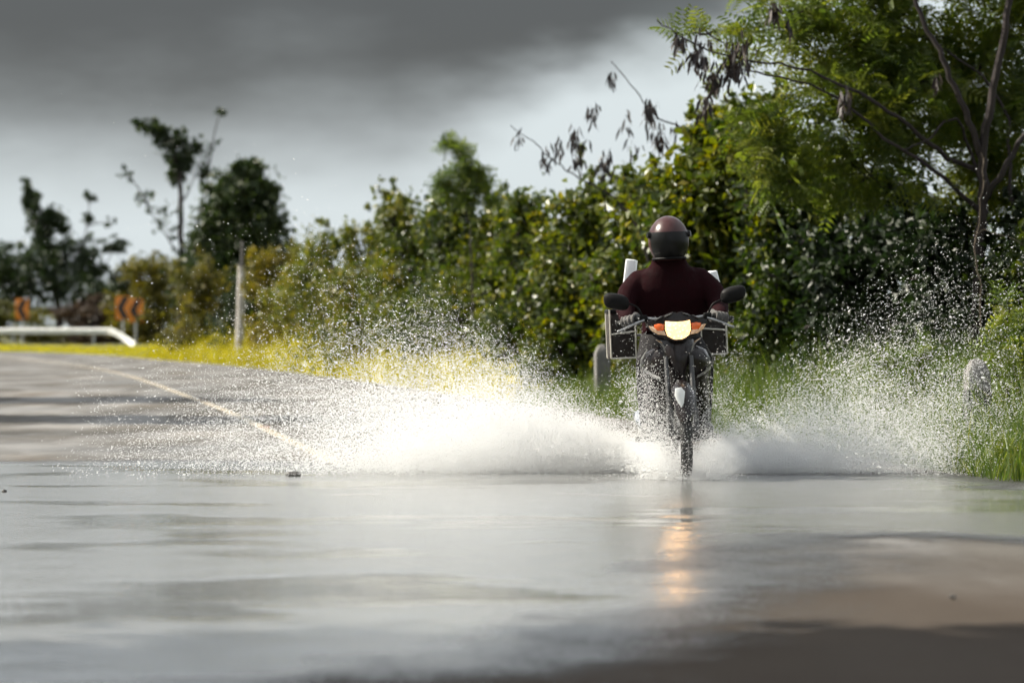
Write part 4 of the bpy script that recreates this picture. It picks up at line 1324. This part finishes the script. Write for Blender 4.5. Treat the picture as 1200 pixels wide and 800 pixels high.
HC = Vector((0.0, 0.60, 1.450))     # head centre
SH, EL, HA = (0.185, 0.70, 1.195), (0.288, 0.56, 1.045), (0.285, 0.385, 0.975)
HIP, KNEE, ANK = (0.085, 0.84, 0.83), (0.165, 0.50, 0.70), (0.165, 0.66, 0.33)
def body_shape(g=0.0, parts=('torso', 'arms', 'legs', 'head')):
    mb = MB()
    if 'torso' in parts:
        rr = []
        for y, z, a, b in [(0.86, 0.78, 0.15, 0.12), (0.85, 0.88, 0.165, 0.115), (0.82, 0.98, 0.155, 0.105), (0.77, 1.10, 0.175, 0.115), (0.72, 1.19, 0.195, 0.110), (0.69, 1.25, 0.175, 0.09), (0.675, 1.285, 0.11, 0.07), (0.66, 1.31, 0.065, 0.06)]:
            rr.append(sring((0, y, z), a + g, b + g, 24, 2.5, 'xy'))
        mb.loft(rr)
    for sx in (-1, 1):
        if 'arms' in parts:
            S = [(sx * p[0], p[1], p[2]) for p in (SH, EL, HA)]
            chain(mb, [(sx * 0.12, 0.71, 1.20), S[0]], [0.075 + g, 0.068 + g])
            chain(mb, [S[0], tuple((np.array(S[0]) + S[1]) / 2 + np.array([sx * 0.022, 0.0, 0.01])), S[1]], [0.066 + g, 0.056 + g, 0.047 + g])
            chain(mb, [S[1], S[2]], [0.047 + g, 0.033 + g])
        if 'legs' in parts:
            L = [(sx * p[0], p[1], p[2]) for p in (HIP, KNEE, ANK)]
            chain(mb, [L[0], L[1]], [0.095 + g, 0.064 + g])
            chain(mb, [L[1], tuple((np.array(L[1]) + L[2]) / 2 + np.array([0, 0.025, 0])), L[2]], [0.062 + g, 0.058 + g, 0.042 + g])
        if 'feet' in parts:
            chain(mb, [(sx * 0.165, 0.68, 0.275), (sx * 0.175, 0.58, 0.28), (sx * 0.18, 0.46, 0.285)], [0.045 + g, 0.043 + g, 0.034 + g])
            chain(mb, [L[2], (sx * 0.165, 0.67, 0.285)], [0.043 + g, 0.046 + g])
    if 'head' in parts:
        chain(mb, [(0, 0.675, 1.28), (0, 0.635, 1.38)], [0.058, 0.055])
        mb.ellipsoid((0, 0.61, 1.462), (0.075, 0.095, 0.105), 20, 14)
        mb.ellipsoid((0, 0.565, 1.397), (0.052, 0.055, 0.052), 14, 10)
        mb.ellipsoid((0, 0.508, 1.429), (0.013, 0.020, 0.026), 10, 8)
        mb.ellipsoid((0, 0.517, 1.385), (0.025, 0.012, 0.009), 10, 8)
        for sx in (-1, 1):
            mb.ellipsoid((sx * 0.030, 0.522, 1.460), (0.014, 0.010, 0.008), 10, 8)
            mb.ellipsoid((sx * 0.076, 0.615, 1.437), (0.010, 0.020, 0.032), 10, 8)
    return mb
person = link('person', remeshed('person', body_shape(0.0, ('torso', 'arms', 'legs', 'feet', 'head')), 0.010, 5), M['skin'])
person.location, person.rotation_euler = BIKE_LOC, BIKE_ROT
tag(person, 'rider in maroon jacket and helmet sitting upright on the motorcycle, both hands on the grips', 'person')
jm = body_shape(0.014, ('torso', 'arms'))
jm.loft([sring((0, 0.70, 0.98), 0.235, 0.10, 28, 2.3, 'xy'), sring((0, 0.69, 1.08), 0.275, 0.12, 28, 2.2, 'xy'), sring((0, 0.69, 1.15), 0.268, 0.125, 28, 2.2, 'xy'), sring((0, 0.69, 1.215), 0.215, 0.118, 28, 2.1, 'xy'), sring((0, 0.68, 1.265), 0.155, 0.105, 28, 2.1, 'xy'), sring((0, 0.665, 1.305), 0.115, 0.09, 28, 2.1, 'xy'), sring((0, 0.65, 1.355), 0.098, 0.085, 28, 2.1, 'xy')])
for sx in (-1, 1):   # rucked cloth at elbows and waist
    for k in range(3):
        mb_c = np.array(EL) * [sx, 1, 1] + rng.normal(0, 0.012, 3)
        jm.ellipsoid(mb_c, (0.060, 0.060, 0.026), 12, 8, rot=(rng.uniform(-.6, .6), rng.uniform(-.6, .6), 0))
    jm.ellipsoid((sx * 0.09, 0.735, 0.92), (0.09, 0.06, 0.03), 12, 8, rot=(0, sx * 0.3, 0))
link('jacket', remeshed('jacket', jm, 0.009, 4), M['jacket'], person)
link('trousers', remeshed('trousers', body_shape(0.013, ('legs',)), 0.010, 4), M['trousers'], person)
for sx in (-1, 1):
    fm = MB()
    chain(fm, [(sx * 0.165, 0.685, 0.285), (sx * 0.175, 0.58, 0.287), (sx * 0.18, 0.455, 0.290)], [0.052, 0.050, 0.040])
    chain(fm, [(sx * 0.165, 0.66, 0.38), (sx * 0.165, 0.675, 0.29)], [0.054, 0.054])
    fm.box((sx * 0.175, 0.57, 0.250), (0.085, 0.26, 0.020))
    link('boot', remeshed('boot', fm, 0.008, 4), M['shoe'], person)
    # gloved hand closed round the grip: palm behind and over the bar, four fingers in front, thumb under the inside
    gm = MB()
    g0 = np.array([sx * 0.235, 0.321, 0.969]); g1 = np.array([sx * 0.330, 0.378, 0.953])
    ax = (g1 - g0) / np.linalg.norm(g1 - g0)
    back = np.array([0, 1.0, 0]) - ax * ax[1]; back /= np.linalg.norm(back)
    up = np.cross(ax, back); up = up if up[2] > 0 else -up
    mid = (g0 + g1) / 2
    gm.ellipsoid(mid + back * 0.030 + up * 0.016, (0.046, 0.030, 0.018), 16, 10, rot=(0, 0, sx * 0.54))
    chain(gm, [mid + back * 0.065 + up * 0.012, mid + back * 0.035 + up * 0.018], [0.034, 0.030])
    chain(gm, [mid + back * 0.09 + up * 0.010, mid + back * 0.06 + up * 0.012], [0.040, 0.036])
    for k, (fl, fr) in enumerate([(0.96, 0.0105), (1.06, 0.0110), (1.0, 0.0105), (0.84, 0.0095)]):
        c = g0 + ax * (0.010 + 0.0255 * k)
        pts = [c + back * 0.022 + up * 0.022, c - back * 0.012 * fl + up * 0.029, c - back * 0.031 * fl + up * 0.006, c - back * 0.020 - up * 0.024 * fl, c + back * 0.004 - up * 0.028 * fl]
        chain(gm, pts, [fr * 1.1, fr * 1.08, fr, fr * 0.95, fr * 0.85], 10)
    ti = g0 - ax * 0.010
    chain(gm, [mid + back * 0.035 - ax * 0.03 + up * 0.004, ti + back * 0.022 - up * 0.012, ti - back * 0.006 - up * 0.027, ti - back * 0.024 - up * 0.022 + ax * 0.008], [0.014, 0.0125, 0.011, 0.0095], 10)
    link('glove', remeshed('glove', gm, 0.0042, 2), M['glove'], person)

# helmet: open shell with rim, dark visor
def helmet_pt(th, ph, s=1.0):
    a, b, c = 0.126 * s, 0.145 * s, 0.156 * s
    z = c * math.cos(th)
    k = 1.0 if z > 0 else 1.0 - 0.14 * (z / c) ** 2
    if z < 0: z *= 1.02
    return (HC.x + a * k * math.sin(th) * math.cos(ph), HC.y + 0.012 + b * k * math.sin(th) * math.sin(ph), HC.z - 0.005 + z)
def shell(rng_th, rng_ph, s0, s1, nu=40, nv=20, skip=None):
    mb = MB()
    V = {}
    def vid(i, j, s):
        return helmet_pt(rng_th[0] + (rng_th[1] - rng_th[0]) * j / nv, rng_ph[0] + (rng_ph[1] - rng_ph[0]) * i / nu, s)
    for j in range(nv):
        for i in range(nu):
            th = rng_th[0] + (rng_th[1] - rng_th[0]) * (j + .5) / nv; ph = rng_ph[0] + (rng_ph[1] - rng_ph[0]) * (i + .5) / nu
            if skip and skip(th, ph): continue
            for s, o in ((s0, False), (s1, True)):
                q = [vid(i, j, s), vid(i, j + 1, s), vid(i + 1, j + 1, s), vid(i + 1, j, s)]
                mb.add(q[::-1] if o else q, [(0, 1, 2, 3)])
    return mb
front = -math.pi / 2
adiff = lambda ph: abs((ph - front + math.pi) % (2 * math.pi) - math.pi)
sh = shell((0.001, 2.42), (0, 2 * math.pi), 1.0, 0.93, 48, 24, lambda th, ph: th > 1.28 and th < 2.20 and adiff(ph) < 1.05)
hel = sh.build('helmet', M['helmet'], person, angle=60)
vz = shell((1.22, 2.24), (front - 1.12, front + 1.12), 1.028, 1.012, 24, 10)
vz.build('visor', M['visor'], hel, angle=60)
for sx in (-1, 1):
    m = MB(); m.tube([(HC.x + sx * 0.118, HC.y - 0.035, HC.z + 0.035), (HC.x + sx * 0.134, HC.y - 0.040, HC.z + 0.036)], [0.022, 0.018], 14); m.build('visor_pivot', M['visor'], hel)
m = MB(); m.torus((0, 0, 0), 0.1, 0.008, 36, 6); 
m.v = [(HC.x + v[1] * 1.00, HC.y + 0.012 + v[2] * 1.12, HC.z - 0.112 + v[0]) for v in m.v]
m.build('helmet_trim', M['black'], hel)

# ------------------------------------------------------------------ spray
def octa(P, S, D, tint=None):
    """one small octahedral drop per point; stretched along D"""
    n = len(P)
    D = D / (np.linalg.norm(D, axis=1)[:, None] + 1e-9)
    U = np.cross(D, rng.normal(size=(n, 3))); U /= np.linalg.norm(U, axis=1)[:, None] + 1e-9
    W = np.cross(D, U)
    S = S[:, None]; st = rng.uniform(1.0, 2.2, n)[:, None]
    V = np.stack([P + D * S * st, P - D * S * st, P + U * S, P - U * S, P + W * S, P - W * S], 1).reshape(-1, 3)
    f = np.array([[0, 2, 4], [0, 4, 3], [0, 3, 5], [0, 5, 2], [1, 4, 2], [1, 3, 4], [1, 5, 3], [1, 2, 5]])
    F = (np.arange(n)[:, None, None] * 6 + f[None]).reshape(-1, 3)
    return V, F

WX, WY = BIKE_LOC[0], BIKE_LOC[1]
def fan(n, sign, th_mu, th_sd, th_max, rmax, rpow, v0, x0, depth0, dspread, jets=50, jit=2.2):
    """ballistic drops thrown sideways from the tyre: sign -1 left, +1 right; angles in degrees"""
    jt = np.abs(rng.normal(th_mu, th_sd, jets)); jt = np.where(jt > th_max, rng.uniform(2, th_max, jets), jt)
    jw = rng.gamma(1.2, 1.0, jets); jw /= jw.sum()
    jd = rng.normal(0, dspread, jets)
    k = rng.choice(jets, n, p=jw)
    th = np.radians(np.clip(jt[k] + rng.normal(0, jit, n), 0.5, th_max + 4))
    r = rmax * 1.28 * rng.uniform(0, 1, n) ** rpow * rng.uniform(0.45, 1.0, n)
    v = v0 * rng.normal(1, 0.09, n)
    z = r * np.tan(th) - 4.905 * (r / (v * np.cos(th))) ** 2
    slope = np.tan(th) - 9.81 * r / (v * np.cos(th)) ** 2
    z += rng.normal(0, 0.012 + 0.03 * r)
    y = depth0 + jd[k] * (0.3 + r * 0.5) + rng.normal(0, 0.06 + 0.05 * r)
    x = x0 + sign * r
    ok = z > 0.004
    P = np.column_stack([x, y, z])[ok]
    D = np.column_stack([np.full(n, sign * 1.0), rng.normal(0, .2, n), slope])[ok]
    return P, D

def spray():
    PP, DD, SS = [], [], []
    def put(a, med, sig):
        P, D = a
        PP.append(P); DD.append(D); SS.append(np.clip(np.exp(rng.normal(math.log(med), sig, len(P))), 0.0008, 0.0085))
    DL = WY + 1.25
    put(fan(46000, -1, 0, 16, 45, 3.0, 1.1, 7.5, WX - 0.10, DL, 0.35), 0.0021, 0.42)      # dense low sheet, left
    put(fan(29000, -1, 26, 11, 45, 2.3, 1.2, 7.5, WX - 0.08, DL, 0.35, 60, 3.0), 0.0021, 0.42)  # upper fan, left
    put(fan(6000, -1, 26, 11, 46, 3.0, 0.95, 8.0, WX - 0.08, DL, 0.4, 60, 4.0), 0.0017, 0.38)    # far fringe
    put(fan(24000, 1, 3, 10, 40, 1.9, 1.2, 7.0, WX + 0.12, DL - 0.1, 0.35), 0.0022, 0.40)
    put(fan(19000, 1, 33, 11, 52, 2.1, 1.35, 7.5, WX + 0.10, DL, 0.35, 60, 3.0), 0.0019, 0.42)
    put(fan(5500, 1, 32, 9, 50, 2.4, 0.75, 8.0, WX + 0.08, DL, 0.4, 60, 4.0), 0.0018, 0.38)
    # steep splash round the tyre
    put(fan(2400, -1, 54, 14, 78, 0.40, 1.3, 3.3, WX - 0.03, WY - 0.05, 0.3, 40, 4.0), 0.0020, 0.42)
    put(fan(2400, 1, 52, 14, 78, 0.34, 1.3, 3.3, WX + 0.03, WY - 0.05, 0.3, 40, 4.0), 0.0022, 0.42)
    # drops dancing in front of the tyre and the leg shields
    n = 2800
    P = np.column_stack([WX - 0.03 + rng.normal(0, 0.14, n), WY - 0.34 + rng.uniform(-0.12, 0.20, n), np.abs(rng.normal(0.14, 0.20, n)) + 0.01])
    PP.append(P); DD.append(rng.normal(size=(n, 3)) + [0, 0, .8]); SS.append(np.clip(np.exp(rng.normal(math.log(0.0015), .4, n)), .0008, .005))
    P, D, S = np.concatenate(PP), np.concatenate(DD), np.concatenate(SS)
    V, F = octa(P, S, D)
    tag(link('water_spray', np_mesh('water_spray', V, F, True), M['drop']), 'white fans of water drops thrown up on both sides of the motorcycle', 'spray', kind='stuff')
    print('drops', len(P), 'tris', len(F))
spray()

def mist():
    """fine spray: many small bursts of tiny drops, placed by geometry nodes"""
    n = 46
    P = rng.normal(0, 0.045, (n, 3)); P[:, 0] *= 1.6
    V, F = octa(P, rng.uniform(0.0013, 0.0025, n), np.tile([1.0, 0, .4], (n, 1)))
    burst = bpy.data.objects.new('drop_burst', np_mesh('drop_burst', V, F, True))
    burst.data.materials.append(M['drop'])
    pts = []
    DL = WY + 1.25
    for a in ((10500, -1, 0, 13, 34, 2.9, 1.0, 7.0, WX - 0.12, DL, 0.30), (4200, -1, 20, 11, 42, 1.9, 1.2, 7.0, WX - 0.10, DL, 0.30),
              (4200, 1, 1, 8, 28, 1.8, 1.2, 7.0, WX + 0.14, DL - .1, 0.30), (2300, 1, 24, 12, 46, 1.7, 1.35, 7.0, WX + 0.12, DL, 0.30),
              (600, -1, 50, 18, 78, 0.30, 1.2, 4.5, WX - 0.03, WY - 0.02, 0.2), (600, 1, 50, 18, 78, 0.26, 1.2, 4.5, WX + 0.03, WY - 0.02, 0.2)):
        pts.append(fan(*a)[0])
    pts = np.concatenate(pts)
    me = bpy.data.meshes.new('fine_spray')
    me.from_pydata([tuple(p) for p in pts], [], [])
    at = me.attributes.new('spin', 'FLOAT_VECTOR', 'POINT')
    at.data.foreach_set('vector', rng.uniform(-0.6, 0.6, len(pts) * 3).astype(np.float32))
    at = me.attributes.new('size', 'FLOAT', 'POINT')
    at.data.foreach_set('value', rng.uniform(0.7, 1.3, len(pts)).astype(np.float32))
    o = link('fine_spray', me)
    tag(o, 'fine white mist of spray hanging low around the wheels of the motorcycle', 'spray', kind='stuff')
    ng = bpy.data.node_groups.new('scatter_drops', 'GeometryNodeTree')
    ng.interface.new_socket('Geometry', in_out='INPUT', socket_type='NodeSocketGeometry')
    ng.interface.new_socket('Geometry', in_out='OUTPUT', socket_type='NodeSocketGeometry')
    N, L = ng.nodes, ng.links
    gi, go = N.new('NodeGroupInput'), N.new('NodeGroupOutput')
    m2p = N.new('GeometryNodeMeshToPoints'); iop = N.new('GeometryNodeInstanceOnPoints')
    oi = N.new('GeometryNodeObjectInfo'); oi.inputs['Object'].default_value = burst
    a1 = N.new('GeometryNodeInputNamedAttribute'); a1.data_type = 'FLOAT_VECTOR'; a1.inputs['Name'].default_value = 'spin'
    a2 = N.new('GeometryNodeInputNamedAttribute'); a2.data_type = 'FLOAT'; a2.inputs['Name'].default_value = 'size'
    L.new(gi.outputs[0], m2p.inputs['Mesh']); L.new(m2p.outputs[0], iop.inputs['Points'])
    L.new(oi.outputs['Geometry'], iop.inputs['Instance'])
    L.new(a1.outputs[0], iop.inputs['Rotation']); L.new(a2.outputs[0], iop.inputs['Scale'])
    L.new(iop.outputs[0], go.inputs[0])
    md = o.modifiers.new('scatter', 'NODES'); md.node_group = ng
mist()
